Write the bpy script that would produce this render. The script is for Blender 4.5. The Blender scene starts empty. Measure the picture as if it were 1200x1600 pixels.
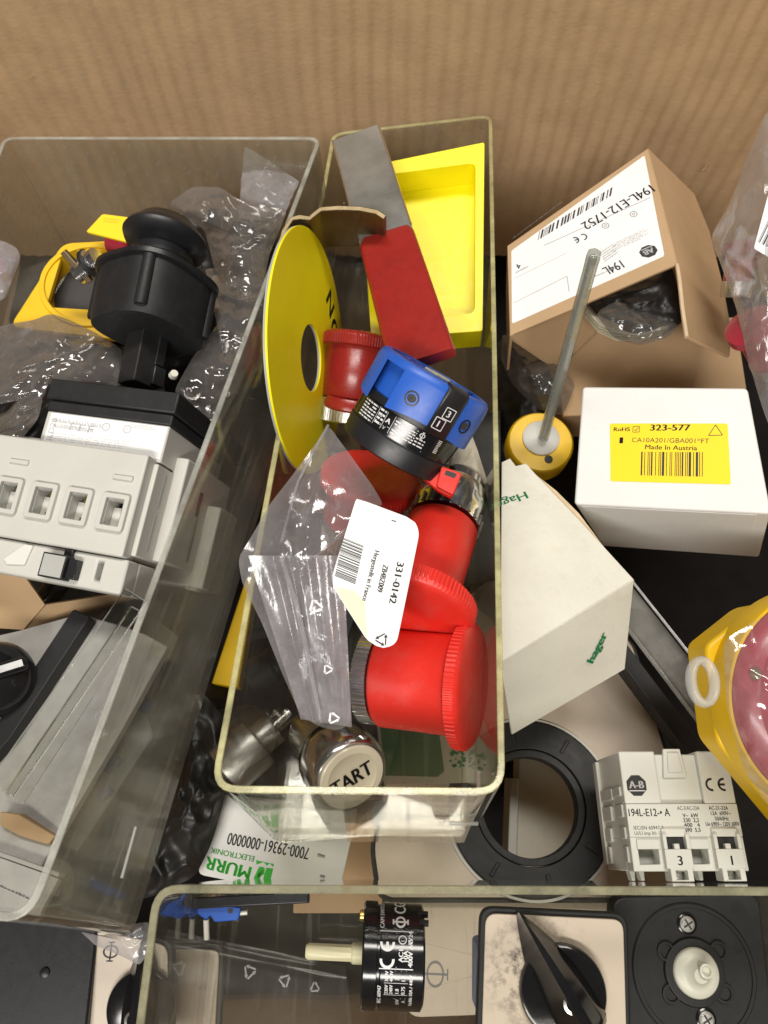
import bpy, math, random
from mathutils import Vector, Matrix, noise
random.seed(7)
S = 0.001
sc = bpy.context.scene
col = sc.collection

# ---------------------------------------------------------------- camera
FPX = 1155.0
TILT = math.radians(19)
CAM = Vector((0, 0, 520.0))
cam_d = bpy.data.cameras.new('camera')
cam = bpy.data.objects.new('camera', cam_d); col.objects.link(cam)
cam.location = CAM * S
cam.rotation_euler = (TILT, 0, 0)
cam_d.sensor_fit = 'VERTICAL'; cam_d.sensor_height = 36.0; cam_d.sensor_width = 27.0
cam_d.lens = 36.0 * FPX / 1600.0
cam_d.clip_start = 0.01; cam_d.clip_end = 20
cam_d.dof.use_dof = True
cam_d.dof.focus_distance = 0.262
cam_d.dof.aperture_fstop = 30.0
sc.camera = cam
# ---------------------------------------------------------------- light
w = bpy.data.worlds.new('World'); sc.world = w; w.use_nodes = True
w.node_tree.nodes['Background'].inputs['Color'].default_value = (1.0, 0.93, 0.84, 1)
w.node_tree.nodes['Background'].inputs['Strength'].default_value = 0.065
def area(name, loc, tgt, sx, sy, p, c=(1.0, 0.95, 0.87)):
    l = bpy.data.lights.new(name, 'AREA'); l.shape = 'RECTANGLE'; l.size = sx; l.size_y = sy
    l.energy = p; l.color = c
    o = bpy.data.objects.new(name, l); col.objects.link(o); o.location = loc
    o.rotation_euler = (Vector(tgt) - Vector(loc)).to_track_quat('-Z', 'Y').to_euler()
    return o
area('ceiling_tube_light', (0.10, 0.66, 1.56), (0, 0.12, 0.1), 0.95, 0.22, 17)
area('ceiling_tube_light', (-0.30, -0.78, 1.42), (0, 0.2, 0.1), 1.2, 0.20, 24, (1.0, 0.96, 0.9))
sc.view_settings.view_transform = 'Standard'
sc.view_settings.look = 'None'
sc.view_settings.exposure = -0.08
sc.view_settings.gamma = 1.0
sc.render.engine = 'CYCLES'
sc.cycles.use_denoising = True
sc.cycles.max_bounces = 14
sc.cycles.transparent_max_bounces = 40
sc.cycles.transmission_bounces = 8
sc.cycles.caustics_reflective = False
sc.cycles.caustics_refractive = False

# ---------------------------------------------------------------- geometry helpers (millimetres)
ca, sa = math.cos(TILT), math.sin(TILT)
def c2w(x, y, z):                       # camera space (x right, y down, z away) -> world mm
    return Vector((x, -y * ca + z * sa, CAM.z - y * sa - z * ca))
def dirw(v):
    return Vector((v[0], -v[1] * ca + v[2] * sa, -v[1] * sa - v[2] * ca))
def P(px, py, d):                       # a spot of the place seen at depth d mm
    return c2w((px - 600) * d / FPX, (py - 800) * d / FPX, d)
def mm(px, d):
    return px * d / FPX
def rayw(px, py):
    return dirw(((px - 600) / FPX, (py - 800) / FPX, 1.0))

class Fr:
    """local frame of an object: origin O, axes X Y Z (Z out of the visible face), all in world mm"""
    def __init__(s, O, X, Y, Z):
        s.O = Vector(O); s.X = Vector(X).normalized(); s.Y = Vector(Y).normalized(); s.Z = Vector(Z).normalized()
    def M(s):
        m = Matrix.Identity(4)
        for i, a in enumerate((s.X, s.Y, s.Z)):
            for k in range(3): m[k][i] = a[k]
            m[i][3] = s.O[i] * S
        return m
    def loc(s, px, py, z=0.0):
        r = rayw(px, py); o = s.O + s.Z * z
        t = (o - CAM).dot(s.Z) / r.dot(s.Z)
        q = CAM + r * t - s.O
        return (q.dot(s.X), q.dot(s.Y))
    def at(s, px, py, d):
        q = P(px, py, d) - s.O
        return Vector((q.dot(s.X), q.dot(s.Y), q.dot(s.Z)))
    def w(s, x, y, z=0):
        return s.O + s.X * x + s.Y * y + s.Z * z
    def sub(s, x, y, z, rot=0):
        c, k = math.cos(rot), math.sin(rot)
        return Fr(s.w(x, y, z), s.X * c + s.Y * k, s.Y * c - s.X * k, s.Z)

def FN(O, x, n):
    """O=(px,py,d); x = how its X axis runs in the photo; n = vanishing point (or vector) of the inward normal"""
    if len(n) == 2: n = ((n[0] - 600) / FPX, (n[1] - 800) / FPX, 1.0)
    Zi = dirw(n).normalized()
    r = rayw(O[0], O[1]).normalized()
    m = r.cross(dirw((x[0], x[1], 0)))
    X = Zi.cross(m).normalized()
    q = P(*O)
    q2 = q + X
    def pr(q):
        v = q - CAM; cz = v.y * sa - v.z * ca; cy = -(v.y * ca + v.z * sa); return (600 + FPX * v.x / cz, 800 + FPX * cy / cz)
    a, b = pr(q), pr(q2)
    if (b[0] - a[0]) * x[0] + (b[1] - a[1]) * x[1] < 0: X = -X
    Z = -Zi
    return Fr(q, X, Z.cross(X), Z)
def F3(O, X, Y):
    o = P(*O); x = (P(*X) - o).normalized(); y = P(*Y) - o
    z = x.cross(y).normalized()
    return Fr(o, x, z.cross(x), z)
def FA(A, B, roll=0.0):
    """axis frame: Z from A to B, X towards the viewer"""
    a = P(*A); b = P(*B); z = (b - a).normalized()
    x = CAM - a; x = (x - z * x.dot(z)).normalized(); y = z.cross(x)
    c, k = math.cos(roll), math.sin(roll)
    f = Fr(a, x * c + y * k, y * c - x * k, z); f.L = (b - a).length
    return f

class MB:
    def __init__(s): s.v = []; s.f = []; s.T = None
    def add(s, vs, fs):
        b = len(s.v)
        if s.T is not None: vs = [s.T @ Vector(v) for v in vs]
        s.v += [tuple(v) for v in vs]; s.f += [tuple(b + i for i in f) for f in fs]
        return s
    def box(s, x0, x1, y0, y1, z0, z1):
        return s.add([(x0,y0,z0),(x1,y0,z0),(x1,y1,z0),(x0,y1,z0),(x0,y0,z1),(x1,y0,z1),(x1,y1,z1),(x0,y1,z1)],
                     [(3,2,1,0),(4,5,6,7),(0,1,5,4),(1,2,6,5),(2,3,7,6),(3,0,4,7)])
    def prism(s, poly, z0, z1, grow=0.0):
        n = len(poly); a = sum(poly[i][0]*poly[(i+1)%n][1]-poly[(i+1)%n][0]*poly[i][1] for i in range(n))
        if a < 0: poly = poly[::-1]
        top = poly
        vs = [(x, y, z0) for x, y in poly] + [(x, y, z1) for x, y in top]
        return s.add(vs, [tuple(range(n))[::-1], tuple(range(n, 2*n))] + [(i, (i+1)%n, n+(i+1)%n, n+i) for i in range(n)])
    def slab(s, quad, t):
        """a plate from 3D corners, t thick away from the viewer side"""
        q = [Vector(p) for p in quad]; n = len(q)
        nn = Vector((0,0,0))
        for i in range(n): nn += q[i].cross(q[(i+1)%n])
        nn.normalize()
        if s.hint is not None and nn.dot(s.hint) < 0: nn = -nn; q = q[::-1]
        vs = q + [p - nn * t for p in q]
        return s.add(vs, [tuple(range(n)), tuple(range(n, 2*n))[::-1]] + [((i+1)%n, i, n+i, n+(i+1)%n) for i in range(n)])
    hint = None
    def ring(s, out, inn, z0, z1):
        n = len(out)
        vs = [(x,y,z0) for x,y in out]+[(x,y,z0) for x,y in inn]+[(x,y,z1) for x,y in out]+[(x,y,z1) for x,y in inn]
        fs = []
        for i in range(n):
            j = (i+1) % n
            fs += [(i, n+i, n+j, j)[::1], (2*n+i, 2*n+j, 3*n+j, 3*n+i), (i, j, 2*n+j, 2*n+i), (n+j, n+i, 3*n+i, 3*n+j)]
        return s.add(vs, fs)
    def lathe(s, prof, seg=64, fn=None, cap0=True, cap1=True, off=(0,0)):
        vs = []; fs = []
        for k, (r, z) in enumerate(prof):
            for i in range(seg):
                a = 2*math.pi*i/seg
                rr = r if fn is None else fn(r, a, k)
                vs.append((off[0]+rr*math.cos(a), off[1]+rr*math.sin(a), z))
        for k in range(len(prof)-1):
            for i in range(seg):
                j = (i+1) % seg
                fs.append((k*seg+i, k*seg+j, (k+1)*seg+j, (k+1)*seg+i))
        if cap0: fs.append(tuple(range(seg))[::-1])
        if cap1: fs.append(tuple((len(prof)-1)*seg+i for i in range(seg)))
        return s.add(vs, fs)
    def tube(s, pts, r, seg=12):
        pts = [Vector(p) for p in pts]; n = len(pts); vs = []; fs = []
        rr = r if isinstance(r, (list, tuple)) else [r]*n
        t0 = (pts[1]-pts[0]).normalized(); up = t0.orthogonal().normalized()
        for k, p in enumerate(pts):
            t = (pts[min(k+1,n-1)]-pts[max(k-1,0)]).normalized()
            up = (up - t*up.dot(t)).normalized(); bi = t.cross(up)
            for i in range(seg):
                a = 2*math.pi*i/seg
                vs.append(p + (up*math.cos(a)+bi*math.sin(a))*rr[k])
        for k in range(n-1):
            for i in range(seg):
                j = (i+1) % seg
                fs.append((k*seg+i, k*seg+j, (k+1)*seg+j, (k+1)*seg+i))
        fs.append(tuple(range(seg))[::-1]); fs.append(tuple((n-1)*seg+i for i in range(seg)))
        return s.add(vs, fs)
    def loft(s, loops, cap0=True, cap1=True):
        n = len(loops[0]); vs = [p for l in loops for p in l]; fs = []
        for k in range(len(loops)-1):
            for i in range(n):
                j = (i+1) % n
                fs.append((k*n+i, k*n+j, (k+1)*n+j, (k+1)*n+i))
        if cap0: fs.append(tuple(range(n))[::-1])
        if cap1: fs.append(tuple((len(loops)-1)*n+i for i in range(n)))
        return s.add(vs, fs)
    def perf(s, xs, ys, holes, z0, z1):
        """plate on a grid with some cells left open"""
        nx, ny = len(xs), len(ys)
        vs = [(x,y,z0) for y in ys for x in xs]+[(x,y,z1) for y in ys for x in xs]; N = nx*ny; fs = []
        def solid(i,j): return 0 <= i < nx-1 and 0 <= j < ny-1 and (i,j) not in holes
        for j in range(ny-1):
            for i in range(nx-1):
                if not solid(i,j): continue
                a,b,c,d = j*nx+i, j*nx+i+1, (j+1)*nx+i+1, (j+1)*nx+i
                fs += [(N+a,N+b,N+c,N+d), (d,c,b,a)]
                if not solid(i,j-1): fs.append((a,b,N+b,N+a))
                if not solid(i+1,j): fs.append((b,c,N+c,N+b))
                if not solid(i,j+1): fs.append((c,d,N+d,N+c))
                if not solid(i-1,j): fs.append((d,a,N+a,N+d))
        return s.add(vs, fs)
    def build(s, name, m, parent=None, fr=None, bevel=0, seg=2, ang=35, sub=0, fix=False, **kw):
        me = bpy.data.meshes.new(name)
        me.from_pydata([(v[0]*S, v[1]*S, v[2]*S) for v in s.v], [], s.f)
        me.materials.append(m)
        if fix:
            import bmesh
            b = bmesh.new(); b.from_mesh(me); bmesh.ops.remove_doubles(b, verts=b.verts, dist=1e-7)
            bmesh.ops.recalc_face_normals(b, faces=b.faces); b.to_mesh(me); b.free()
        me.polygons.foreach_set('use_smooth', [True]*len(me.polygons))
        me.set_sharp_from_angle(angle=math.radians(ang))
        o = bpy.data.objects.new(name, me); col.objects.link(o)
        if parent is not None: o.parent = parent
        elif fr is not None: o.matrix_world = fr.M()
        if bevel:
            b = o.modifiers.new('bevel', 'BEVEL'); b.width = bevel*S; b.segments = seg
            b.limit_method = 'ANGLE'; b.angle_limit = math.radians(40)
            b.harden_normals = False
        if sub:
            b = o.modifiers.new('sub', 'SUBSURF'); b.levels = sub; b.render_levels = sub
        for k, v in kw.items(): o[k] = v
        return o

def thing(name, label, cat, fr, group=None):
    o = bpy.data.objects.new(name, None); col.objects.link(o); o.empty_display_size = 0.01
    o.matrix_world = fr.M(); o['label'] = label; o['category'] = cat
    if group: o['group'] = group
    return o

def circ(r, n=64, cx=0, cy=0, a0=0):
    return [(cx+r*math.cos(a0+2*math.pi*i/n), cy+r*math.sin(a0+2*math.pi*i/n)) for i in range(n)]
def rrect(x0, x1, y0, y1, r, k=6):
    out = []
    for cx, cy, a in ((x1-r,y1-r,0),(x0+r,y1-r,90),(x0+r,y0+r,180),(x1-r,y0+r,270)):
        for i in range(k+1):
            t = math.radians(a+90*i/k); out.append((cx+r*math.cos(t), cy+r*math.sin(t)))
    return out
def rpoly(poly, r, k=5):
    """polygon with rounded corners"""
    out = []; n = len(poly)
    for i in range(n):
        p = Vector(poly[i]); a = Vector(poly[i-1]); b = Vector(poly[(i+1)%n])
        ri = r[i] if isinstance(r, (list, tuple)) else r
        u = (a-p).normalized(); v = (b-p).normalized()
        ri = min(ri, (a-p).length*.45, (b-p).length*.45)
        if ri <= 0: out.append((p.x,p.y)); continue
        for j in range(k+1):
            t = j/k
            q = (p+u*ri)*(1-t)**2 + p*2*t*(1-t) + (p+v*ri)*t*t
            out.append((q.x, q.y))
    return out
def inset(loop, d):
    """move a CCW loop inwards by d"""
    n = len(loop); out = []
    a = sum(loop[i][0]*loop[(i+1)%n][1]-loop[(i+1)%n][0]*loop[i][1] for i in range(n))
    sg = 1 if a > 0 else -1
    for i in range(n):
        p = Vector(loop[i]); e1 = (p-Vector(loop[i-1])); e2 = (Vector(loop[(i+1)%n])-p)
        if e1.length < 1e-6: e1 = e2
        if e2.length < 1e-6: e2 = e1
        e1.normalize(); e2.normalize()
        nrm = Vector((-(e1.y+e2.y), e1.x+e2.x))*sg
        if nrm.length < 1e-6: nrm = Vector((-e1.y, e1.x))*sg
        nrm.normalize(); c = max(.5, nrm.dot(Vector((-e1.y, e1.x))*sg))
        out.append(tuple(p+nrm*(d/c)))
    return out

_tc = {}
def glyphs(st):
    if st in _tc: return _tc[st]
    cu = bpy.data.curves.new('t', 'FONT'); cu.body = st; cu.size = 1.0; cu.resolution_u = 3
    ob = bpy.data.objects.new('t', cu)
    me = bpy.data.meshes.new_from_object(ob)
    vs = [(v.co.x, v.co.y) for v in me.vertices]; fs = [tuple(p.vertices) for p in me.polygons]
    x0 = min(v[0] for v in vs); x1 = max(v[0] for v in vs)
    bpy.data.objects.remove(ob); bpy.data.curves.remove(cu); bpy.data.meshes.remove(me)
    _tc[st] = ([(x-x0, y) for x, y in vs], fs, x1-x0); return _tc[st]

class Ink(MB):
    """flat print on a surface; mp maps (x,y) of the print to the surface"""
    def __init__(s, fr=None, z=0.06, mp=None):
        super().__init__(); s.fr = fr; s.z = z; s.mp = mp or (lambda x, y: (x, y, s.z))
    def poly(s, vs, fs): s.add([s.mp(x, y) for x, y in vs], fs)
    def text(s, st, x, y, h, ang=0, width=None, al='l', bold=0, sh=0):
        vs, fs, wd = glyphs(st); k = h/0.70; kx = k if width is None else width/wd
        W = wd*kx; ox = 0 if al == 'l' else (-W/2 if al == 'c' else -W)
        c, q = math.cos(ang), math.sin(ang)
        for b in ([0] if not bold else [-bold, 0, bold]):
            s.poly([(x+(u*kx+ox+b+sh*v*k)*c-(v*k)*q, y+(u*kx+ox+b+sh*v*k)*q+(v*k)*c) for u, v in vs], fs)
    def ptext(s, st, A, B, hpx, bold=0, sh=0):
        """baseline from photo point A to B"""
        a = Vector(s.fr.loc(*A)); b = Vector(s.fr.loc(*B)); dv = b-a
        d = (s.fr.w(*a)-CAM).dot(dirw((0,0,1)))
        s.text(st, a.x, a.y, mm(hpx, d), math.atan2(dv.y, dv.x), dv.length, bold=bold, sh=sh)
    def rect(s, x0, x1, y0, y1, ang=0, ox=0, oy=0):
        c, q = math.cos(ang), math.sin(ang)
        s.poly([(ox+x*c-y*q, oy+x*q+y*c) for x, y in ((x0,y0),(x1,y0),(x1,y1),(x0,y1))], [(0,1,2,3)])
    def line(s, a, b, t):
        a = Vector(a); b = Vector(b); n = (b-a).normalized(); n = Vector((-n.y, n.x))*t/2
        s.poly([tuple(a+n), tuple(a-n), tuple(b-n), tuple(b+n)][::-1] if False else [tuple(a-n), tuple(b-n), tuple(b+n), tuple(a+n)], [(0,1,2,3)])
    def pline(s, A, B, t): s.line(s.fr.loc(*A), s.fr.loc(*B), t)
    def loop(s, x, y, r0, r1, a0=0, a1=360, n=28, sx=1, ang=0):
        c, q = math.cos(ang), math.sin(ang); vs = []
        for i in range(n+1):
            t = math.radians(a0+(a1-a0)*i/n)
            for r in (r0, r1):
                u, v = r*math.cos(t)*sx, r*math.sin(t)
                vs.append((x+u*c-v*q, y+u*q+v*c))
        s.poly(vs, [(2*i, 2*i+1, 2*i+3, 2*i+2) for i in range(n)])
    def barcode(s, A, B, C, n=26, seed=1):
        """bars laid from A to B, each running from A towards C"""
        rnd = random.Random(seed)
        a, b, c = (Vector(s.fr.loc(*p)) for p in (A, B, C)); u = b-a; v = c-a; t = 0
        ws = [rnd.choice((1,1,2,3)) for _ in range(2*n-1)]; T = sum(ws)
        for i, wd in enumerate(ws):
            if i % 2 == 0:
                p = a+u*(t/T); p2 = a+u*((t+wd*.9)/T)
                for q in range(6):
                    v0 = v*(q/6); v1 = v*((q+1)/6)
                    s.poly([tuple(p+v0), tuple(p2+v0), tuple(p2+v1), tuple(p+v1)], [(0,1,2,3)])
            t += wd
    def small(s, A, B, C, rows, seed=1, fill=.62):
        """rows of print too small to read, as broken dashes"""
        rnd = random.Random(seed)
        a, b, c = (Vector(s.fr.loc(*p)) for p in (A, B, C)); u = b-a; v = c-a
        for r in range(rows):
            t = 0; y0 = r/rows; y1 = (r+fill)/rows
            end = rnd.uniform(.7, 1)
            while t < end:
                wd = rnd.uniform(.02, .09)
                k = t
                while k < min(t+wd, end):
                    p = a+u*k+v*y0; q = a+u*min(k+.011, end)+v*y0; q2 = a+u*min(k+.011, end)+v*y1; p2 = a+u*k+v*y1
                    if rnd.random() < .5: p2 = p+(p2-p)*.55; q2 = q+(q2-q)*.55
                    s.poly([tuple(p), tuple(q), tuple(q2), tuple(p2)], [(0,1,2,3)])
                    k += .017
                t += wd+.022
    def ce(s, x, y, h, ang=0, t=.17, gap=1.05):
        r1 = h/2; r0 = h/2*(1-2*t)
        c, q = math.cos(ang), math.sin(ang)
        s.loop(x, y, r0, r1, 80, 280, 18, ang=ang)
        X, Y = x+gap*h*c, y+gap*h*q
        s.loop(X, Y, r0, r1, 80, 280, 18, ang=ang)
        s.rect(-r1*.95, r1*.15, -t*h/2, t*h/2, ang, X, Y)
    def phi(s, x, y, h, ang=0, t=.1, slim=.8):
        """ring with an upright bar and serifs"""
        c, q = math.cos(ang), math.sin(ang); r = h*.36
        s.loop(x, y, r*(1-2*t), r, 0, 360, 30, sx=1/slim if slim else 1, ang=ang)
        s.rect(-t*h*.4, t*h*.4, -h/2, h/2, ang, x, y)
        for k in (-1, 1): s.rect(-h*.2, h*.2, k*h/2-t*h*.3, k*h/2+t*h*.3, ang, x, y)
    def recycle(s, x, y, r, ang=0, t=.2):
        for k in range(3):
            a0 = ang+math.radians(90+120*k); a1 = a0+math.radians(120)
            p = Vector((x+r*math.cos(a0), y+r*math.sin(a0))); p2 = Vector((x+r*math.cos(a1), y+r*math.sin(a1)))
            s.line(p+(p2-p)*.10, p+(p2-p)*.72, r*t)
            m = p+(p2-p)*.92; b = p+(p2-p)*.66; n = (p2-p).normalized(); n = Vector((-n.y, n.x))*r*.26
            s.poly([tuple(b-n), tuple(m), tuple(b+n)], [(0,1,2)])

# ---------------------------------------------------------------- materials
def nt(name):
    m = bpy.data.materials.new(name); m.use_nodes = True
    return m, m.node_tree.nodes, m.node_tree.links
def _noise(N, L, scale, detail=4, rough=.6, vec=None, stretch=None):
    tc = N.new('ShaderNodeTexCoord'); mp = N.new('ShaderNodeMapping'); L.new(tc.outputs['Object'], mp.inputs['Vector'])
    if stretch: mp.inputs['Scale'].default_value = stretch
    n = N.new('ShaderNodeTexNoise'); n.inputs['Scale'].default_value = scale; n.inputs['Detail'].default_value = detail
    n.inputs['Roughness'].default_value = rough
    L.new(mp.outputs['Vector'], n.inputs['Vector']); return n
def _ramp(N, L, src, a, b, ca=(0,0,0,1), cb=(1,1,1,1)):
    r = N.new('ShaderNodeValToRGB'); r.color_ramp.elements[0].position = a; r.color_ramp.elements[1].position = b
    r.color_ramp.elements[0].color = ca; r.color_ramp.elements[1].color = cb
    L.new(src, r.inputs['Fac']); return r
def solid(name, c, rough=.45, metal=0.0, var=.08, vs=60, dirt=.0, dc=(.05,.04,.03), bump=.0, bs=900, spec=.5, coat=0, sss=0, stretch=None, rv=.12):
    m, N, L = nt(name); b = N['Principled BSDF']
    n = _noise(N, L, vs, 5)
    r = _ramp(N, L, n.outputs['Fac'], .3, .7, tuple(x*(1-var) for x in c)+(1,), tuple(min(1,x*(1+var)) for x in c)+(1,))
    out = r.outputs['Color']
    if dirt:
        n2 = _noise(N, L, vs*1.9+7, 8, .7)
        r2 = _ramp(N, L, n2.outputs['Fac'], .5, .72)
        mul = N.new('ShaderNodeMath'); mul.operation = 'MULTIPLY'; mul.inputs[1].default_value = dirt
        L.new(r2.outputs['Color'], mul.inputs[0])
        mx = N.new('ShaderNodeMixRGB'); mx.inputs['Color2'].default_value = dc+(1,)
        L.new(mul.outputs[0], mx.inputs['Fac']); L.new(out, mx.inputs['Color1']); out = mx.outputs['Color']
    L.new(out, b.inputs['Base Color'])
    b.inputs['Metallic'].default_value = metal
    b.inputs['Specular IOR Level'].default_value = spec
    if coat: b.inputs['Coat Weight'].default_value = coat; b.inputs['Coat Roughness'].default_value = .12
    if sss:
        b.inputs['Subsurface Weight'].default_value = sss; b.inputs['Subsurface Radius'].default_value = (.002,.002,.0012); b.inputs['Subsurface Scale'].default_value = .5
    n3 = _noise(N, L, 240, 6, .65, stretch=stretch)
    mr = N.new('ShaderNodeMapRange'); mr.inputs['To Min'].default_value = max(.02, rough-rv); mr.inputs['To Max'].default_value = rough+rv
    L.new(n3.outputs['Fac'], mr.inputs['Value']); L.new(mr.outputs[0], b.inputs['Roughness'])
    if bump:
        n4 = _noise(N, L, bs, 5, .6, stretch=stretch); bp = N.new('ShaderNodeBump'); bp.inputs['Strength'].default_value = bump; bp.inputs['Distance'].default_value = .0004
        L.new(n4.outputs['Fac'], bp.inputs['Height']); L.new(bp.outputs[0], b.inputs['Normal'])
    return m
def clear(name, tint=(.93,.93,.89), haze=.07, hc=(.5,.48,.42), rough=.06, ior=1.47, bump=.0, bs=80, scratch=.06, film=0.0):
    """clear plastic sheet: passes light, dulls it a little, mirrors at its surface"""
    m, N, L = nt(name); out = N['Material Output']; N.remove(N['Principled BSDF'])
    tr = N.new('ShaderNodeBsdfTransparent'); tr.inputs['Color'].default_value = tint+(1,)
    df = N.new('ShaderNodeBsdfDiffuse'); df.inputs['Color'].default_value = hc+(1,)
    tl = N.new('ShaderNodeBsdfTranslucent'); tl.inputs['Color'].default_value = hc+(1,)
    dd = N.new('ShaderNodeMixShader'); dd.inputs['Fac'].default_value = .4; L.new(df.outputs[0], dd.inputs[1]); L.new(tl.outputs[0], dd.inputs[2])
    gl = N.new('ShaderNodeBsdfGlossy'); gl.inputs['Roughness'].default_value = rough; gl.inputs['Color'].default_value = (1,1,1,1)
    n = _noise(N, L, 45, 7, .7); r = _ramp(N, L, n.outputs['Fac'], .35, .8)
    n2 = _noise(N, L, 300, 3, .5, stretch=(1,.06,1)); r2 = _ramp(N, L, n2.outputs['Fac'], .60, .68)
    a = N.new('ShaderNodeMath'); a.operation = 'MULTIPLY_ADD'; a.inputs[1].default_value = haze*1.2; a.inputs[2].default_value = haze*.6; L.new(r.outputs['Color'], a.inputs[0])
    a2 = N.new('ShaderNodeMath'); a2.operation = 'MULTIPLY_ADD'; a2.inputs[1].default_value = scratch; L.new(r2.outputs['Color'], a2.inputs[0]); L.new(a.outputs[0], a2.inputs[2])
    fac = a2.outputs[0]
    if film:
        lw = N.new('ShaderNodeLayerWeight'); lw.inputs['Blend'].default_value = .35
        a3 = N.new('ShaderNodeMath'); a3.operation = 'MULTIPLY_ADD'; a3.inputs[1].default_value = film; L.new(lw.outputs['Facing'], a3.inputs[0]); L.new(fac, a3.inputs[2]); fac = a3.outputs[0]
    m1 = N.new('ShaderNodeMixShader'); L.new(fac, m1.inputs['Fac']); L.new(tr.outputs[0], m1.inputs[1]); L.new(dd.outputs[0], m1.inputs[2])
    fr = N.new('ShaderNodeFresnel')
    ge = N.new('ShaderNodeNewGeometry'); io = N.new('ShaderNodeMapRange')        # same sheen on the way in and out of the sheet
    io.inputs['To Min'].default_value = ior; io.inputs['To Max'].default_value = 1/ior
    L.new(ge.outputs['Backfacing'], io.inputs['Value']); L.new(io.outputs[0], fr.inputs['IOR'])
    m2 = N.new('ShaderNodeMixShader'); L.new(fr.outputs[0], m2.inputs['Fac']); L.new(m1.outputs[0], m2.inputs[1]); L.new(gl.outputs[0], m2.inputs[2])
    L.new(m2.outputs[0], out.inputs['Surface'])
    if bump:
        n4 = _noise(N, L, bs, 5, .6, stretch=(1,.3,1) if film else None); bp = N.new('ShaderNodeBump'); bp.inputs['Strength'].default_value = bump; bp.inputs['Distance'].default_value = .002
        L.new(n4.outputs['Fac'], bp.inputs['Height'])
        for x in (gl, fr): L.new(bp.outputs[0], x.inputs['Normal'])
    return m
def edge_mat(name, c, al=.7):
    m, N, L = nt(name); b = N['Principled BSDF']
    n5 = _noise(N, L, 60, 6, .7); mr5 = N.new('ShaderNodeMapRange'); mr5.inputs['From Min'].default_value = .35; mr5.inputs['From Max'].default_value = .65; mr5.inputs['To Min'].default_value = al*.45; mr5.inputs['To Max'].default_value = min(1, al*1.25)
    L.new(n5.outputs['Fac'], mr5.inputs['Value']); L.new(mr5.outputs[0], b.inputs['Alpha'])
    n = _noise(N, L, 120, 5); r = _ramp(N, L, n.outputs['Fac'], .3, .7, tuple(x*.8 for x in c)+(1,), c+(1,))
    L.new(r.outputs['Color'], b.inputs['Base Color']); b.inputs['Roughness'].default_value = .2
    return m

M = {}
M['kraft'] = solid('kraft_board', (.60,.41,.235), .8, var=.10, vs=35, dirt=.30, dc=(.42,.27,.14), bump=.9, bs=420, spec=.2, stretch=(.45,1,1))
M['kraft_c'] = solid('kraft_carton', (.46,.31,.175), .8, var=.06, vs=60, dirt=.1, dc=(.28,.18,.1), bump=.2, bs=900, spec=.25)
M['kraft_e'] = solid('kraft_cut_edge', (.62,.47,.30), .85, var=.1, vs=200, bump=.3)
M['white_card'] = solid('white_card', (.74,.735,.71), .6, var=.04, vs=40, dirt=.13, dc=(.5,.45,.35), bump=.12, bs=1100)
M['grey_card'] = solid('grey_white_card', (.66,.64,.55), .7, var=.06, vs=50, dirt=.32, dc=(.45,.40,.32), bump=.35, bs=800)
M['paper'] = solid('label_paper', (.80,.80,.80), .55, var=.03, vs=40, bump=.06, bs=600)
M['paper_back'] = solid('label_backing', (.72,.70,.52), .6, var=.03)
M['crumple'] = solid('crumpled_paper', (.60,.55,.44), .8, var=.12, vs=120, dirt=.2, dc=(.4,.3,.2), bump=.5, bs=500)
M['red'] = solid('red_plastic', (.70,.026,.016), .42, var=.07, vs=50, dirt=.40, dc=(.50,.09,.07), bump=.12, rv=.22, bs=500, sss=.0)
M['red_grip_shade'] = solid('vinyl_and_shaded_red', (.30,.020,.016), .27, var=.10, vs=40, dirt=.35, dc=(.16,.02,.018), bump=.12, rv=.15)  # own colour of the lever grip; painted-in shade on the upright button
M['yellow'] = solid('yellow_plastic', (.93,.83,.005), .42, var=.025, vs=60, dirt=.03, dc=(.7,.55,0))
M['yellow_d'] = solid('golden_yellow_plastic', (.80,.50,.005), .45, var=.05, vs=60, dirt=.05, dc=(.5,.3,0))
M['yellow_l'] = solid('yellow_label', (.93,.66,.005), .55, var=.02, vs=60)
M['black'] = solid('black_plastic', (.013,.013,.015), .40, var=.15, vs=80, dirt=.10, dc=(.04,.04,.04), bump=.05)
M['black_m'] = solid('matt_black_plastic', (.012,.012,.013), .55, var=.15, vs=80, dirt=.12, dc=(.05,.05,.047), bump=.10, bs=700)
M['black_g'] = solid('glossy_black_plastic', (.010,.010,.011), .14, var=.1, vs=80, dirt=.05, dc=(.05,.05,.05), rv=.06)
M['dark_void'] = solid('dark_grey_plastic', (.035,.032,.030), .6, var=.2, vs=50)
M['blue'] = solid('blue_plastic', (.020,.105,.50), .38, var=.06, vs=70, dirt=.1, dc=(.02,.05,.2), bump=.04)
M['white'] = solid('white_plastic', (.66,.66,.61), .42, var=.03, vs=50, dirt=.05, dc=(.5,.47,.4), bump=.05)
M['grey_w'] = solid('grey_white_plastic', (.54,.53,.49), .45, var=.04, vs=50, dirt=.10, dc=(.42,.38,.32), bump=.05)
M['grey'] = solid('grey_plastic', (.40,.40,.37), .45, var=.05, vs=50, dirt=.1)
M['beige'] = solid('beige_plate', (.62,.53,.43), .45, var=.03, vs=60, dirt=.12, dc=(.25,.2,.16), bump=.04)
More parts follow.
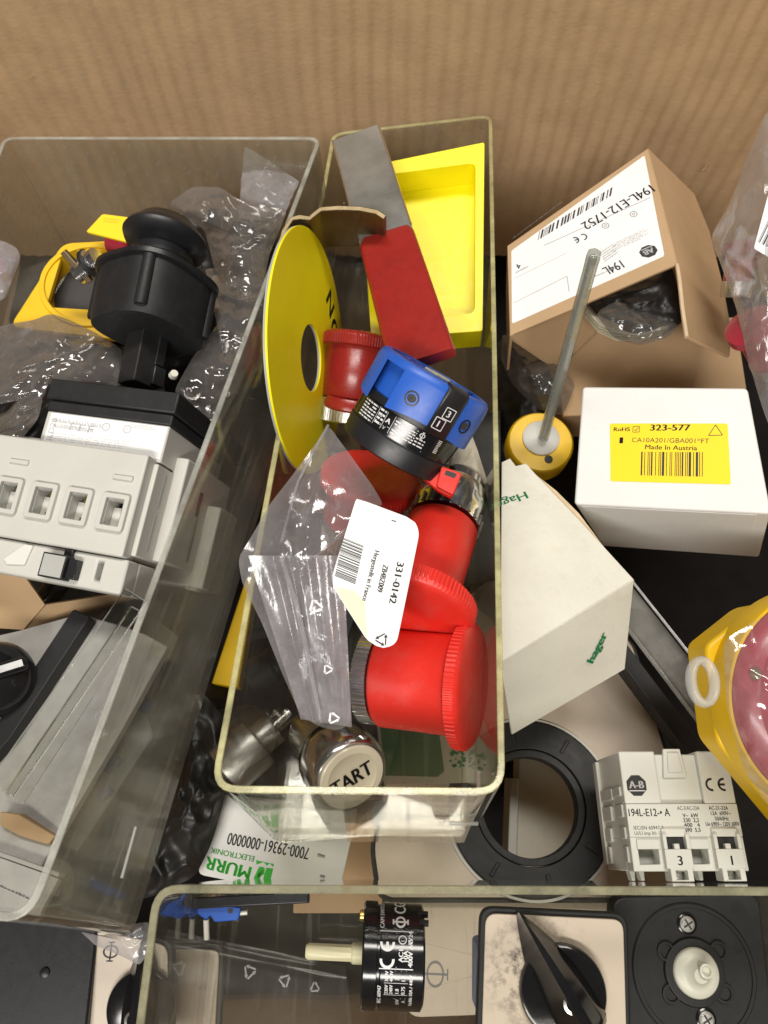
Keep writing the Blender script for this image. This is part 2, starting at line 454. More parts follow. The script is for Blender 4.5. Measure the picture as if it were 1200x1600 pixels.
def smudged():
    m = solid('smudged_beige_plate_face', (.66,.56,.45), .42, var=.03, vs=50, dirt=.06, dc=(.3,.25,.2), bump=.04)
    N, L = m.node_tree.nodes, m.node_tree.links; b = N['Principled BSDF']
    src = b.inputs['Base Color'].links[0].from_socket
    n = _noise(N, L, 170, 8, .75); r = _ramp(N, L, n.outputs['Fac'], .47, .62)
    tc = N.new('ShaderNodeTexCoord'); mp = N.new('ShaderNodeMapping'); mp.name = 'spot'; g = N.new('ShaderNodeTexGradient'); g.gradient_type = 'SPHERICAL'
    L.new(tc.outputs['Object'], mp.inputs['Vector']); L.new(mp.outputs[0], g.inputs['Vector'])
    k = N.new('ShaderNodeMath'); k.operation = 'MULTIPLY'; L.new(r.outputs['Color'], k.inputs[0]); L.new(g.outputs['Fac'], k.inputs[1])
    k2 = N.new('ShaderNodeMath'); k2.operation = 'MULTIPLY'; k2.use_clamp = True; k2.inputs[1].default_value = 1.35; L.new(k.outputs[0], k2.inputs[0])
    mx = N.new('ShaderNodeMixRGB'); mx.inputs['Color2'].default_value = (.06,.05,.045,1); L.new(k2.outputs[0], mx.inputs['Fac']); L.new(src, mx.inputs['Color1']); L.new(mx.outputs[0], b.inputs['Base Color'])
    return m
M['beige_s'] = smudged()
M['cream'] = solid('cream_plastic', (.70,.64,.50), .35, var=.03, vs=60, dirt=.04, coat=.3)
M['ivory'] = solid('ivory_nylon', (.66,.62,.40), .4, var=.05, vs=90)
M['nylon'] = solid('white_nylon', (.70,.69,.60), .35, var=.03, vs=90)
M['chrome'] = solid('chrome', (.75,.75,.76), .18, metal=1, var=.06, vs=60, rv=.08)
M['steel'] = solid('zinc_steel', (.68,.67,.63), .30, metal=1, var=.12, vs=50, dirt=.10, dc=(.25,.22,.18), bump=.06, bs=300)
M['brass'] = solid('passivated_brass', (.22,.17,.10), .5, metal=1, var=.15, vs=80)
M['gold'] = solid('gold_contact', (.75,.55,.18), .3, metal=1, var=.1, vs=80)
M['alu'] = solid('brushed_aluminium', (.50,.50,.50), .38, metal=1, var=.08, vs=60, bump=.15, bs=700, stretch=(.08,1,1))
M['ink'] = solid('black_ink', (.012,.012,.014), .5, var=.1)
M['ink_g'] = solid('grey_ink', (.20,.20,.21), .55, var=.1)
M['ink_l'] = solid('pale_grey_ink', (.48,.48,.50), .55, var=.1)
M['ink_w'] = solid('white_ink', (.70,.70,.70), .5, var=.1)
M['ink_green'] = solid('green_ink', (.03,.42,.03), .5, var=.05)
M['ink_dgreen'] = solid('dark_green_ink', (.02,.25,.09), .6, var=.1)
M['green'] = solid('green_card', (.10,.22,.12), .6, var=.1)
M['acrylic'] = clear('clear_acrylic', tint=(.940,.938,.900), haze=.065, hc=(.52,.50,.44), rough=.045, ior=1.62, bump=.03, bs=30, scratch=.14)
M['acrylic_h'] = clear('scuffed_acrylic', tint=(.91,.91,.87), haze=.13, hc=(.5,.49,.44), rough=.08, ior=1.62, bump=.05, bs=40, scratch=.22)
M['rim'] = edge_mat('acrylic_cut_edge', (.70,.66,.34), .52)
M['rim2'] = edge_mat('dull_acrylic_cut_edge', (.36,.34,.22), .7)
M['rim3'] = edge_mat('frosted_acrylic_edge', (.60,.60,.54), .42)
M['film'] = clear('polythene_film', tint=(.94,.94,.95), haze=.17, hc=(.62,.60,.61), rough=.12, ior=1.7, bump=.30, bs=70, scratch=.14, film=.38)
M['film_l'] = clear('greyish_polythene', tint=(.72,.70,.69), haze=.13, hc=(.55,.52,.50), rough=.10, ior=1.75, bump=.32, bs=70, scratch=.12, film=.30)
M['film_m'] = clear('milky_polythene', tint=(.90,.90,.92), haze=.34, hc=(.70,.68,.71), rough=.16, ior=1.55, bump=.25, bs=120, scratch=.12, film=.2)
M['film_d'] = clear('smoky_film', tint=(.62,.60,.58), haze=.2, hc=(.30,.29,.28), rough=.17, ior=1.7, bump=.30, bs=50, scratch=.08, film=.25)
M['film_k'] = solid('black_bag_film', (.013,.012,.012), .42, var=.2, vs=40, bump=.25, bs=60, spec=.5)
def glassy(name, c, rough=.04, ior=1.48):
    m, N, L = nt(name); b = N['Principled BSDF']; b.inputs['Base Color'].default_value = c+(1,); b.inputs['Transmission Weight'].default_value = 1
    b.inputs['IOR'].default_value = ior
    n = _noise(N, L, 200, 5, .65); mr = N.new('ShaderNodeMapRange'); mr.inputs['To Min'].default_value = rough*.5; mr.inputs['To Max'].default_value = rough*2.5
    L.new(n.outputs['Fac'], mr.inputs['Value']); L.new(mr.outputs[0], b.inputs['Roughness']); return m
M['rod'] = glassy('clear_rod', (.90,.91,.88), .05)
M['milky'] = solid('milky_plastic', (.62,.62,.58), .3, var=.05, sss=.0, coat=.3)
M['milky'].node_tree.nodes['Principled BSDF'].inputs['Alpha'].default_value = .42
M['zinc'] = solid('bright_zinc', (.72,.72,.70), .38, metal=.7, var=.08, vs=300)
M['deep_black'] = solid('gap_shade_black', (.010,.009,.009), .85, var=.2, spec=.1)
M['steel_b'] = solid('worn_bright_steel', (.36,.36,.34), .3, metal=.55, var=.35, vs=26, dirt=.25, dc=(.2,.17,.12), bump=.8, bs=45, stretch=(1,.4,1), rv=.15)
M['rod_w'] = clear('clear_round_rod', tint=(.82,.84,.80), haze=.34, hc=(.50,.51,.47), rough=.08, ior=1.7, scratch=.1, film=.3)
M['film_s'] = clear('thin_flat_film', tint=(.88,.87,.86), haze=.07, hc=(.5,.49,.48), rough=.2, ior=1.3, bump=.1, bs=60, scratch=.05, film=.05)
M['pale_grey'] = solid('speckled_grey_plate', (.40,.39,.37), .5, var=.12, vs=160, dirt=.2, dc=(.25,.24,.22), bump=.15)
M['pale_blue'] = solid('pale_blue_sheet', (.40,.45,.52), .5, var=.08, vs=60, dirt=.15, dc=(.3,.3,.3))
M['frost'] = clear('frosted_strip', tint=(.80,.80,.78), haze=.28, hc=(.62,.61,.57), rough=.18, ior=1.5, film=.2)
M['redfilm'] = solid('deep_red_plastic', (.42,.030,.055), .3, var=.12, vs=60, coat=.3)

NAD = (600, 1198)

# ---------------------------------------------------------------- crumpled sheets and bags
def fold(v, sc_, seed):
    q = Vector(v)*sc_ + Vector((seed*3.1, seed*1.7, seed*.9))
    a = 1-2*abs(noise.noise(q)); b = 1-2*abs(noise.noise(q*2.1+Vector((5,2,1))))
    vd = noise.voronoi(q*.8)[0]
    return a*.55+b*.2+(vd[1]-vd[0])*.6-.35
def sheet(mb, pts, cen, fr, amp=4, scl=.05, bulge=6, seed=1, N=120, K=28, rnd=3, edge=.25):
    """a crumpled skin from a boundary of seen spots (px,py,d) to a centre spot"""
    b = [fr.at(*p) for p in pts]; c = fr.at(*cen); n = len(b)
    if rnd:
        out = []
        for i in range(n):
            p, a, q = b[i], b[i-1], b[(i+1)%n]
            r1 = min(rnd, (a-p).length*.4); r2 = min(rnd, (q-p).length*.4)
            u = p+(a-p).normalized()*r1; v = p+(q-p).normalized()*r2
            out += [u, (u+v)/4+p/2, v]
        b = out; n = len(b)
    L = [0]
    for i in range(n): L.append(L[-1]+(b[(i+1)%n]-b[i]).length)
    def bp(t):
        t = (t % 1)*L[-1]
        for i in range(n):
            if t <= L[i+1]: return b[i].lerp(b[(i+1)%n], (t-L[i])/max(1e-6, L[i+1]-L[i]))
        return b[0]
    cb = sum(b, Vector())/n
    nn = Vector((0,0,0))
    for i in range(n): nn += (b[i]-c).cross(b[(i+1)%n]-c)
    nn.normalize()
    vc = Vector(((CAM-fr.O).dot(fr.X), (CAM-fr.O).dot(fr.Y), (CAM-fr.O).dot(fr.Z)))-c
    sg = 1 if nn.dot(vc) > 0 else -1
    up = vc.normalized()
    vs = [c+up*bulge]; B = [bp(i/N) for i in range(N)]
    for k in range(1, K+1):
        t = k/K
        for i in range(N):
            p = c.lerp(B[i], t)
            w_ = (1-t*t)
            h = bulge*w_+amp*fold(p, scl, seed)*(edge+(1-edge)*min(1, (1-t)*4))
            vs.append(p+up*h)
    fs = [(0, 1+i, 1+(i+1)%N) for i in range(N)]
    for k in range(K-1):
        for i in range(N):
            j = (i+1) % N
            fs.append((1+k*N+i, 1+(k+1)*N+i, 1+(k+1)*N+j, 1+k*N+j))
    if sg < 0: fs = [f[::-1] for f in fs]
    mb.add(vs, fs); return mb
def bag(name, label, cat, pts, cen, mat, amp=5, scl=.05, bulge=8, seed=1, back=True, backd=10, part='film', group=None, rnd=3, N=120, K=28):
    d = cen[2]; fr = FN(cen, (1, 0), (600, 800))
    t = thing(name, label, cat, fr, group)
    mb = MB(); sheet(mb, pts, cen, fr, amp, scl, bulge, seed, N, K, rnd); mb.build('front_film', M[mat], t, ang=180)
    if back:
        mb = MB(); sheet(mb, [(x, y, z+1.5) for x, y, z in pts], (cen[0], cen[1], d+backd), fr, amp*.8, scl, 0, seed+11, 80, 16, rnd)
        mb.build('back_film', M[mat], t, ang=180)
    return t, fr
# ================================================================= THE CARDBOARD BOX
WY, WX0, WX1, FY = 400.0, -310.0, 320.0, -190.0
fw = Fr((0, 0, 0), (1,0,0), (0,1,0), (0,0,1))
boxo = thing('cardboard_box', 'large open corrugated cardboard box whose brown back wall rises behind all the bins', 'cardboard box', fw)
def wall_grid(mb, a, b, z0, z1, nrm, n, seed):
    """corrugated board: flutes run upwards and show through the liner"""
    a = Vector(a); b = Vector(b); L_ = (b-a).length; u = (b-a)/L_; nz = 40; vs = []
    for j in range(nz+1):
        z = z0+(z1-z0)*j/nz
        for i in range(n+1):
            x = L_*i/n
            wob = noise.noise(Vector((x*.02, z*.02, seed)))*1.6
            am = .60+.34*noise.noise(Vector((x*.015, z*.012, seed+4)))
            h = am*math.sin((x+wob)*2*math.pi/11.0)+.9*noise.noise(Vector((x*.012, z*.015, seed+9)))
            vs.append(a+u*x+Vector(nrm)*h+Vector((0,0,z)))
    fs = []
    for j in range(nz):
        for i in range(n):
            k = j*(n+1)+i; fs.append((k, k+1, k+n+2, k+n+1))
    b0 = len(vs); off = Vector(nrm)*-6
    c = [a+Vector((0,0,z0))+off, b+Vector((0,0,z0))+off, b+Vector((0,0,z1))+off, a+Vector((0,0,z1))+off]
    mb.add(vs, fs); e = [0, n, (nz+1)*(n+1)-1, nz*(n+1)]
    mb.add([vs[i] for i in e]+c, [(4+1,4+0,4+3,4+2), (0,4,5,1), (1,5,6,2), (2,6,7,3), (3,7,4,0)])
for nm, a, b, nr, sd, top in (('back_wall', (WX0,WY,0), (WX1,WY,0), (0,-1,0), 1, 300),):
    mb = MB(); wall_grid(mb, a, b, 0, top, nr, 620, sd); mb.build(nm, M['kraft'], boxo, ang=60)
mb = MB(); mb.box(WX0-6, WX0, FY, WY+6, 0, 300); mb.build('side_wall', M['kraft'], boxo)
mb = MB(); mb.box(WX1, WX1+6, FY, WY+6, 0, 300); mb.build('side_wall', M['kraft'], boxo)
mb = MB(); mb.box(WX0-6, WX1+6, FY-6, FY, 0, 230); mb.build('front_wall', M['kraft'], boxo)
mb = MB(); mb.box(WX0-6, WX1+6, FY-6, WY+6, -6, -.2); mb.build('floor_panel', M['kraft_c'], boxo)
# torn fibres on the back wall near the right corner
mb = MB()
for px, py, k in ((1096,262,1.0), (1185,232,1.2), (1101,256,.6)):
    r = rayw(px, py); q = CAM + r*((WY-CAM.y-1.2)/r.y)
    pts = [q+Vector((0,-.2,-3*k)), q+Vector((1.2*k,-1.6,-.5)), q+Vector((2.0*k,-1.2,2.2*k))]
    mb = MB(); mb.tube(pts, [.3, .8*k, .15], 6); mb.build('torn_fibre', M['kraft_e'], boxo)

def bin_(label, O, x, n, rim, h, taper=3, t=2.2, rad=9, mat='acrylic', rimm='rim', name='clear_bin', rimh=1.3, ins=()):
    fr = FN(O, x, n)
    top = rpoly([fr.loc(*p) for p in rim], rad, 6)
    bot = inset(top, taper)
    to = thing(name, label, 'plastic bin', Fr(fr.w(0,0,-h), fr.X, fr.Y, fr.Z))
    T = lambda lp, z: [(p[0], p[1], z+h) for p in lp]
    mb = MB()
    b2 = inset(bot, 3)
    mb.loft([T(b2, -h), T(bot, -h+2.5), T(top, -rimh-.02), T(inset(top, t), -rimh-.02), T(inset(bot, t), -h+4.5), T(inset(b2, t), -h+2.2)])
    mb.build('walls', M[mat], to, ang=28)
    mb = MB(); mb.ring(*[lp for lp in (top, inset(top, t))], h-rimh, h)
    mb.build('rim', M[rimm], to, bevel=.35)
    return to, fr, top, bot
# the middle bin
mid, MF, mtop, mbot = bin_('narrow clear acrylic bin in the middle, with yellow edges, full of red push buttons',
    (327,1238,230), (1,0), (640,1600), [(327,1238),(790,1242),(769,178),(519,207)], 95, 3.5, 2.2, 9)
lef, LF, ltop, lbot = bin_('wide scuffed clear bin on the left holding the white switch and crumpled bags',
    (503,213,381), (-1,0), (760,1600), [(503,213),(5,213),(-420,1360),(45,1448)], 72, 3, 2.2, 9, 'acrylic_h', 'rim3', 'clear_bin', 1.0)
bot, BF, btop, bbot = bin_('clear bin at the bottom with the rotary knob and round CE switch inside',
    (240,1382,226), (1,0), (620,1290), [(240,1382),(1480,1387),(1560,1800),(186,1800)], 78, 3, 2.4, 8, 'acrylic', 'rim2', 'clear_bin', 1.6)
def mark(binthing, A, B, r=.7):
    fr_ = Fr(binthing.matrix_world.translation/S, *[binthing.matrix_world.to_3x3().col[i] for i in range(3)])
    mb = MB(); mb.tube([fr_.at(*A), fr_.at(*B)], r, 8); mb.build('moulded_slot', M['milky'], binthing)
mark(mid, (748,1207,262), (748,1232,250)); mark(mid, (703,1286,262), (747,1287,262))
mark(lef, (212,1292,236), (190,1372,228), .5)

# ================================================================= THINGS IN THE MIDDLE BIN
# --- yellow shroud
fr = FN((600,253,398), (157,-31), (700,1050))
t = thing('yellow_shroud', 'bright yellow open rectangular shroud standing at the back of the middle bin', 'switch shroud', fr)
q = [fr.loc(*p) for p in ((562,262),(757,222),(754,517),(580,530))]
out = rpoly(q, 1.2, 3); inn = rpoly([fr.loc(*p) for p in ((582,276),(743,254),(742,489),(600,499))], 4, 3)
mb = MB(); mb.ring(out, inn, -17, 0); mb.build('frame', M['yellow'], t, bevel=.3)
mb = MB(); mb.prism(out, -18.5, -17.05); mb.build('back_plate', M['yellow'], t)
# the ringed mark on its right flank
a, b, = Vector(q[1]+(0,)), Vector(q[2]+(0,)); 
c0 = a.lerp(b, .53); ln = (b-a).normalized(); per = Vector((ln.y, -ln.x, 0))
if per.x < 0: per = -per
mb = MB(); vs = []; Nn = 40
for i in range(Nn):
    an = 2*math.pi*i/Nn
    for rr in (1.0, .90): vs.append(c0+per*.12+ln*(17.5*rr*math.cos(an))+Vector((0,0,-8.5+6.5*rr*math.sin(an))))
mb.add(vs, [(2*i, 2*i+1, (2*i+3)%(2*Nn), (2*i+2)%(2*Nn)) for i in range(Nn)])
mb.build('ring_mark', M['ink'], t)

# --- lever: steel strip with red dipped grip
A, B = (557,212,412), (655,548,318)
fr = FA((556,210,392), (661,566,312)); L_ = fr.L
w0 = mm(76, 392)/2
t = thing('lever_handle', 'flat steel lever with a dark red dipped grip leaning on the yellow shroud', 'lever', fr)
def strip(mb, z0, z1, wa, wb, th, r=1, n=10):
    loops = []
    for k in range(n+1):
        s_ = k/n; z = z0+(z1-z0)*s_; ww = wa+(wb-wa)*s_
        lp = rrect(-th/2, th/2, -ww, ww, min(r, th*.45), 4)
        loops.append([(p[0], p[1], z) for p in lp])
    mb.loft(loops)
mb = MB(); strip(mb, 0, L_*.52, w0, w0*1.02, 3.0, 1); mb.build('steel_strip', M['steel_b'], t, bevel=.5)
for sd in (-1, 1):  # thin bright chrome tubes along both long edges of the strip
    mb = MB(); mb.tube([(1.5, sd*(w0-.1), .4), (1.5, sd*(w0-.1), L_*.25), (1.5, sd*(w0), L_*.5)], .55, 8); mb.build('edge_tube', M['chrome'], t)
mb = MB()
loops = []
for k in range(21):
    s_ = k/20; z = L_*(.50+.50*s_); g = 1 if k > 0 else .9
    ww = (w0*1.04+1.0*s_)*g; th = 6.0*g
    lp = rrect(-th/2, th/2, -ww, ww, 2.4, 5)
    wv = .8*noise.noise(Vector((z*.08, 0, 3)))
    loops.append([(p[0]+wv*.3, p[1], z+(1.8*noise.noise(Vector((p[1]*.3, p[0]*.3, 1))) if k == 0 else 0)) for p in lp])
mb.loft(loops); mb.build('red_grip', M['red_grip_shade'], t, ang=70)

# --- wavy clip
fr = FN((520,345,340), (1,0), (600,1000))
pl = [(441,390),(446,372),(458,353),(470,350),(486,352),(494,345),(503,338),(530,336),(562,337),(588,342),(602,351)]
t = thing('metal_clip', 'wavy brassy metal clip hooked over the left wall of the middle bin', 'metal clip', fr)
u = [Vector(fr.loc(*p)) for p in pl]
mb = MB(); vs = []; n = len(u)
for i, p in enumerate(u):
    tg = (u[min(i+1,n-1)]-u[max(i-1,0)]).normalized(); nn = Vector((-tg.y, tg.x))
    for s_, z in ((1.1,6),(-1.1,6),(-1.1,-26),(1.1,-26)): vs.append((p.x+nn.x*s_, p.y+nn.y*s_, z))
fs = [(3,2,1,0), tuple(4*(n-1)+k for k in range(4))]
for i in range(n-1):
    for k in range(4):
        fs.append((4*i+k, 4*i+(k+1)%4, 4*(i+1)+(k+1)%4, 4*(i+1)+k))
mb.add(vs, fs); mb.build('bent_strip', M['brass'], t, fix=True, bevel=.35, ang=50)

# --- yellow legend disc
nd = dirw((.978, .03, -.21)).normalized()
o = P(486,553,345); yy = (P(468,372,352)-P(478,734,338)); yy = (yy-nd*yy.dot(nd)).normalized()
fr = Fr(o, yy.cross(nd), yy, nd)
R = (P(466,372,352)-P(478,734,338)).length/2
t = thing('legend_disc', 'large round yellow plate with central hole leaning on the left wall of the middle bin', 'legend plate', fr)
rh = R*.275
mb = MB(); mb.ring(circ(R,96), circ(rh,96,R*.02,-R*.03), -1.0, 0); mb.build('plate', M['yellow'], t, bevel=.15)
mb = MB(); mb.ring(circ(R-.1,96), circ(rh+.3,96,R*.02,-R*.03), -1.9, -1.02); mb.build('backing_ring', M['grey'], t)
ik = Ink(fr, .05)
def arc_text(ik, st, r, a_mid, h, sp, out=True, bold=.5):
    for i, ch in enumerate(st):
        if ch == ' ': continue
        a = a_mid - (i-(len(st)-1)/2)*sp if out else a_mid + (i-(len(st)-1)/2)*sp
        x, y = r*math.cos(a), r*math.sin(a)
        ik.text(ch, x, y, h, a-math.pi/2 if out else a+math.pi/2, al='c', bold=bold)
arc_text(ik, 'NOT', R*.66, math.radians(34), R*.20, math.radians(20))
ik.build('lettering', M['ink'], t)

# --- red mushroom buttons
def ridges(n, d):
    return lambda r, a, k: r*(1+d*(1 if (a*n/(2*math.pi)) % 1 < .5 else 0))
def mushroom(label, A, B, rb, rc, cap, neck=.14, m='red', collar='chrome', colr=.96, group='red mushroom push buttons in the middle bin', extra=0):
    fr = FA(A, B); L_ = fr.L
    t = thing('mushroom_button', label, 'push button', fr, group)
    zc = L_-cap
    mb = MB(); z1 = neck*L_
    mb.lathe([(rb*.96, z1), (rb, z1+.8), (rb*1.0, z1+(zc-z1)*.5), (rb*1.01, zc-2.5), (rb*1.06, zc-.6), (rb*1.1, zc+.2)], 96)
    mb.build('body', M[m], t, ang=40)
    def fn(r, a, k):
        return r*(1+(.013 if k in (1,2,3) and (a*84/(2*math.pi)) % 1 < .5 else 0))
    mb = MB()
    pr = [(rc*.93, zc-.8), (rc*.985, zc), (rc*.985, zc+cap*.35), (rc*.985, zc+cap*.62), (rc*.955, zc+cap*.78), (rc*.93, zc+cap*.84), (rc*.84, zc+cap*.93), (rc*.6, zc+cap*1.0), (rc*.3, zc+cap*1.02), (rc*.08, zc+cap*1.03)]
    mb.lathe(pr, 336, fn); mb.build('mushroom_cap', M[m], t, ang=32)
    if collar:
        mb = MB(); rr = rb*colr
        def f2(r, a, k): return r*(1+(.03 if k in (1,2) and (a*60/(2*math.pi)) % 1 < .45 else 0))
        mb.lathe([(rr*.95, z1-6.6-extra), (rr*.98, z1-6-extra), (rr*.98, z1-1.0), (rr*.9, z1+.2)], 240, f2)
        mb.build('knurled_collar', M[collar], t, ang=30)
    return t, fr
mushroom('front red mushroom button, its knurled cap touching the right wall of the middle bin',
         (584,1056,299), (744,1072,283), mm(77,292), mm(99,284), 6.0, .11, extra=1)
t, fr = mushroom('red mushroom button under the white barcode label, with its bright chrome ring up', (702,792,318), (645,962,284), mm(57,306), mm(96,284), 8, .20, collar=None)
mb = MB(); rr = mm(56,318)
mb.lathe([(rr*.70,-14.5),(rr*.80,-14),(rr*.80,-9.0),(rr*.93,-8.6),(rr*.95,-8),(rr*.95,-3.5),(rr*.97,-3.2),(rr*.97,-2.9),(rr*1.0,-2.6),(rr*1.0,3),(rr*.98,4),(rr*.98,9.5)], 40,
         lambda r, a, k: r*(1-.02*((a*16/(2*math.pi)) % 1 < .5)*(k in (8,9,10,11))))
mb.build('chrome_ring', M['chrome'], t, ang=30)
mb = MB()
for i in range(22):
    a = 2*math.pi*i/22; mb.T = Matrix.Rotation(a, 4, 'Z'); mb.box(rr*.97, rr*1.03, -.5, .5, 4.2, 9.3)
mb.build('knurling', M['steel'], t)
mushroom('shade-darkened red mushroom button standing upright behind the blue and black switch', (549,652,372), (566,520,366), mm(53,355), mm(62,352), 7, .22, m='red_grip_shade', collar='steel', extra=6)  # darker red puts the shade on this button into its colour
t, fr = mushroom('red push button buried under the zip bag, below the black switch', (556,850,352), (582,738,330), mm(62,340), mm(80,330), 7, .35, collar='steel', extra=6)
# collar flange of the upright one, in the same shaded red
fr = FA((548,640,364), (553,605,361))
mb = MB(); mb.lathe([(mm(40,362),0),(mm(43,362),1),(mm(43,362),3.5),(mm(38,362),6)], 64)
o = mb.build('sealing_ring', M['red_grip_shade'], None, fr, ang=40); o['label'] = 'shade-darkened red rubber sealing ring pressed against the yellow disc'; o['category'] = 'sealing ring'

# --- red latch
fr = FN((697,752,288), (60,30), (600,1000))
t = thing('locking_lever', 'small red plastic locking lever between the black switch and the chrome ring', 'locking lever', fr)
q = [fr.loc(*p) for p in ((658,742),(672,722),(722,738),(712,768),(706,775),(686,765))]
mb = MB(); mb.prism(rpoly(q, 1, 2), -6, -2.5)
mb.prism(rpoly([fr.loc(*p) for p in ((690,728),(722,740),(708,774),(682,760))], .8, 2), -9, .5)
mb.build('lever_body', M['red'], t, bevel=.4)
mb = MB(); mb.prism(rpoly([fr.loc(*p) for p in ((697,735),(714,741),(710,748),(694,742))], .4, 2), -4, .56); mb.build('slot', M['dark_void'], t)

# --- blue and black cam switch
fr = FA((612,709,302), (683,586,293)); L_ = fr.L; rb = mm(92,298); r2 = mm(98,290)
t = thing('cam_switch', 'round black cam switch with bright blue top marked 3 and 1, above the red buttons', 'rotary switch', fr)
zb = L_*.54
mb = MB(); mb.lathe([(rb*.90,0),(rb*.94,.6),(rb*.96,zb*.40),(rb*.955,zb*.42),(rb*.93,zb*.43),(rb*.93,zb*.90),(rb*.97,zb*.91),(rb*.97,zb+1)], 96)
mb.build('black_body', M['black'], t, ang=40)
mb = MB(); mb.lathe([(rb*.93,zb*.44),(rb*.945,zb*.45),(rb*.945,zb*.88),(rb*.93,zb*.89)], 96, cap0=False, cap1=False); mb.build('rating_band', M['black_g'], t, ang=40)
# blue top: wall with open pockets
am0 = math.radians(20)
holes = []   # (angle centre deg, half width deg, z0, z1)
Hn = 96
mb = MB()
zs = [zb-1.2, zb+3.0, zb+5.2, L_-3.2, L_-1.4, L_]
hol = {('g',): 0}
def blue_r(k): return [r2*1.0, r2*1.0, r2*1.0, r2*1.0, r2*.985, r2*.94][k]
vs = []; fs = []; seg = 120
cut = set()
for a0, a1, k0, k1 in ((-58,-42,0,3),(9,25,1,2)):
    pass
for k, z in enumerate(zs):
    for i in range(seg):
        a = 2*math.pi*i/seg; r = blue_r(k); vs.append((r*math.cos(a), r*math.sin(a), z+(1.4*math.sin(a*3+1) if k == 0 else 0)))
def inhole(i, k):
    d = (i+.5)*360/seg; d = d-360 if d > 180 else d
    if -50 < d < -26 and 0 <= k <= 2: return True
    if 6 < d < 20 and k in (0,1,2,3,4): return False
    return False
for k in range(len(zs)-1):
    for i in range(seg):
        j = (i+1) % seg
        if not inhole(i, k): fs.append((k*seg+i, k*seg+j, (k+1)*seg+j, (k+1)*seg+i))
mb.add(vs, fs)
# inner drum behind the pockets and the top with rings
mb.lathe([(r2*.86, zb-.8), (r2*.86, L_-3.4), (r2*.98, L_-3.3)], 96, cap0=False, cap1=False)
mb.lathe([(r2*.94, L_), (r2*.90, L_+.3), (r2*.84, L_+.3), (r2*.82, L_-1.2), (r2*.60, L_-1.2), (r2*.58, L_+.2), (r2*.50, L_+.2), (r2*.48, L_-1.4), (r2*.36, L_-1.5), (r2*.34,L_+.1), (r2*.28, L_+.1)], 96, cap0=False)
for a in (40, 128, 215, 300):
    mb.T = Matrix.Rotation(math.radians(a), 4, 'Z'); mb.box(r2*.55, r2*.86, -1.4, 1.4, L_-1.6, L_+.22)
mb.T = None
mb.build('blue_top', M['blue'], t, ang=35)
mb = MB(); mb.lathe([(r2*.84,L_-1.1),(r2*.60,L_-1.0)], 64, cap0=False, cap1=False); mb.build('wear_ring', M['dark_void'], t)
mb = MB(); mb.lathe([(r2*.26, L_-1), (r2*.26, L_+.5), (r2*.2, L_+.6)], 6, off=(0,0)); mb.build('hub', M['ivory'], t)
for a in (-9, 50):
    fa = math.radians(a)
    X = Vector((math.cos(fa), math.sin(fa), 0)); 
    T = Matrix.Translation(Vector((X.x*(r2-.4), X.y*(r2-.4), zb+L_*.17))) @ Vector((0,0,1)).rotation_difference(X).to_matrix().to_4x4()
    mb = MB(); mb.T = T; mb.lathe([(2.9,-.5),(2.9,.62),(2.3,.62),(2.2,-.2)], 24, cap0=False); mb.build('screw_hole', M['black_g'], t, ang=30)
    mb = MB(); mb.T = T; mb.lathe([(1.9,-.6),(1.9,.3),(1.3,.5)], 16); mb.box(-1.5,1.5,-.25,.25,.35,.62); mb.box(-.25,.25,-1.5,1.5,.35,.62); mb.build('screw', M['dark_void'], t, ang=30)
# black marker strip with the figures
def cyl(r, z_off=0): return lambda x, y: (r*math.cos(x/r), r*math.sin(x/r), y)
am = math.radians(25)
mb = MB(); vs = []; n = 8; wv = 4.6
for i in range(n+1):
    x = am*r2-wv+2*wv*i/n
    for rr, z in ((r2+.35, zb-1.8), (r2+.35, L_-.6), (r2*.93, L_+.75), (r2*.80, L_+.75)): vs.append((rr*math.cos(x/r2), rr*math.sin(x/r2), z))
fs = []
for i in range(n):
    for k in range(3): fs.append((4*i+k, 4*(i+1)+k, 4*(i+1)+k+1, 4*i+k+1))
mb.add(vs, fs); st = mb.build('marker_strip', M['black'], t, ang=50)
mo = st.modifiers.new('t', 'SOLIDIFY'); mo.thickness = .0008; mo.offset = 0
ik = Ink(None, 0, cyl(r2+.85)); xc = am*r2
for dx, dy, ch in ((.9, 5.6, '3'), (-.9, .8, '1')):
    X0, X1, Y0, Y1 = xc+dx-2.1, xc+dx+2.1, zb+dy, zb+dy+4.4
    for a, b in (((X0,Y0),(X1,Y0)), ((X1,Y0),(X1,Y1)), ((X1,Y1),(X0,Y1)), ((X0,Y1),(X0,Y0))): ik.line(a, b, .32)
    ik.text(ch, (X0+X1)/2-.2, Y0+1.0, 2.5, al='c', bold=.1)
ik.build('figures', M['ink_w'], t)
# rating text round the black body
ik = Ink(None, 0, cyl(rb*.95+.05)); rn = random.Random(4); R_ = rb*.95
def rows(x0, x1, y0, h, gap, n, dens=.9):
    for r in range(n):
        x = x0
        while x < x1:
            wd = rn.uniform(1.0, 2.6)
            if rn.random() < dens: ik.rect(x, min(x+wd, x1), y0-r*gap, y0-r*gap+h)
            x += wd+.45
y1 = zb*.84
rows(-R_*1.0, -R_*.62, y1-.6, .55, 1.25, 6); rows(-R_*.56, -R_*.42, y1-.6, .75, 1.7, 4)
for x in (-.58, -.40, -.24): ik.line((R_*x, zb*.5), (R_*x, y1+.4), .16)
ik.line((-R_*.58, zb*.60), (-R_*.24, zb*.60), .16); ik.line((-R_*1.0, zb*.50), (R_*.42, zb*.50), .12)
ik.text('2,2', -R_*.56, zb*.70, 1.3); ik.text('A', -R_*.37, zb*.66, 2.0, bold=.1); ik.text('V', -R_*.37, zb*.52, 1.3)
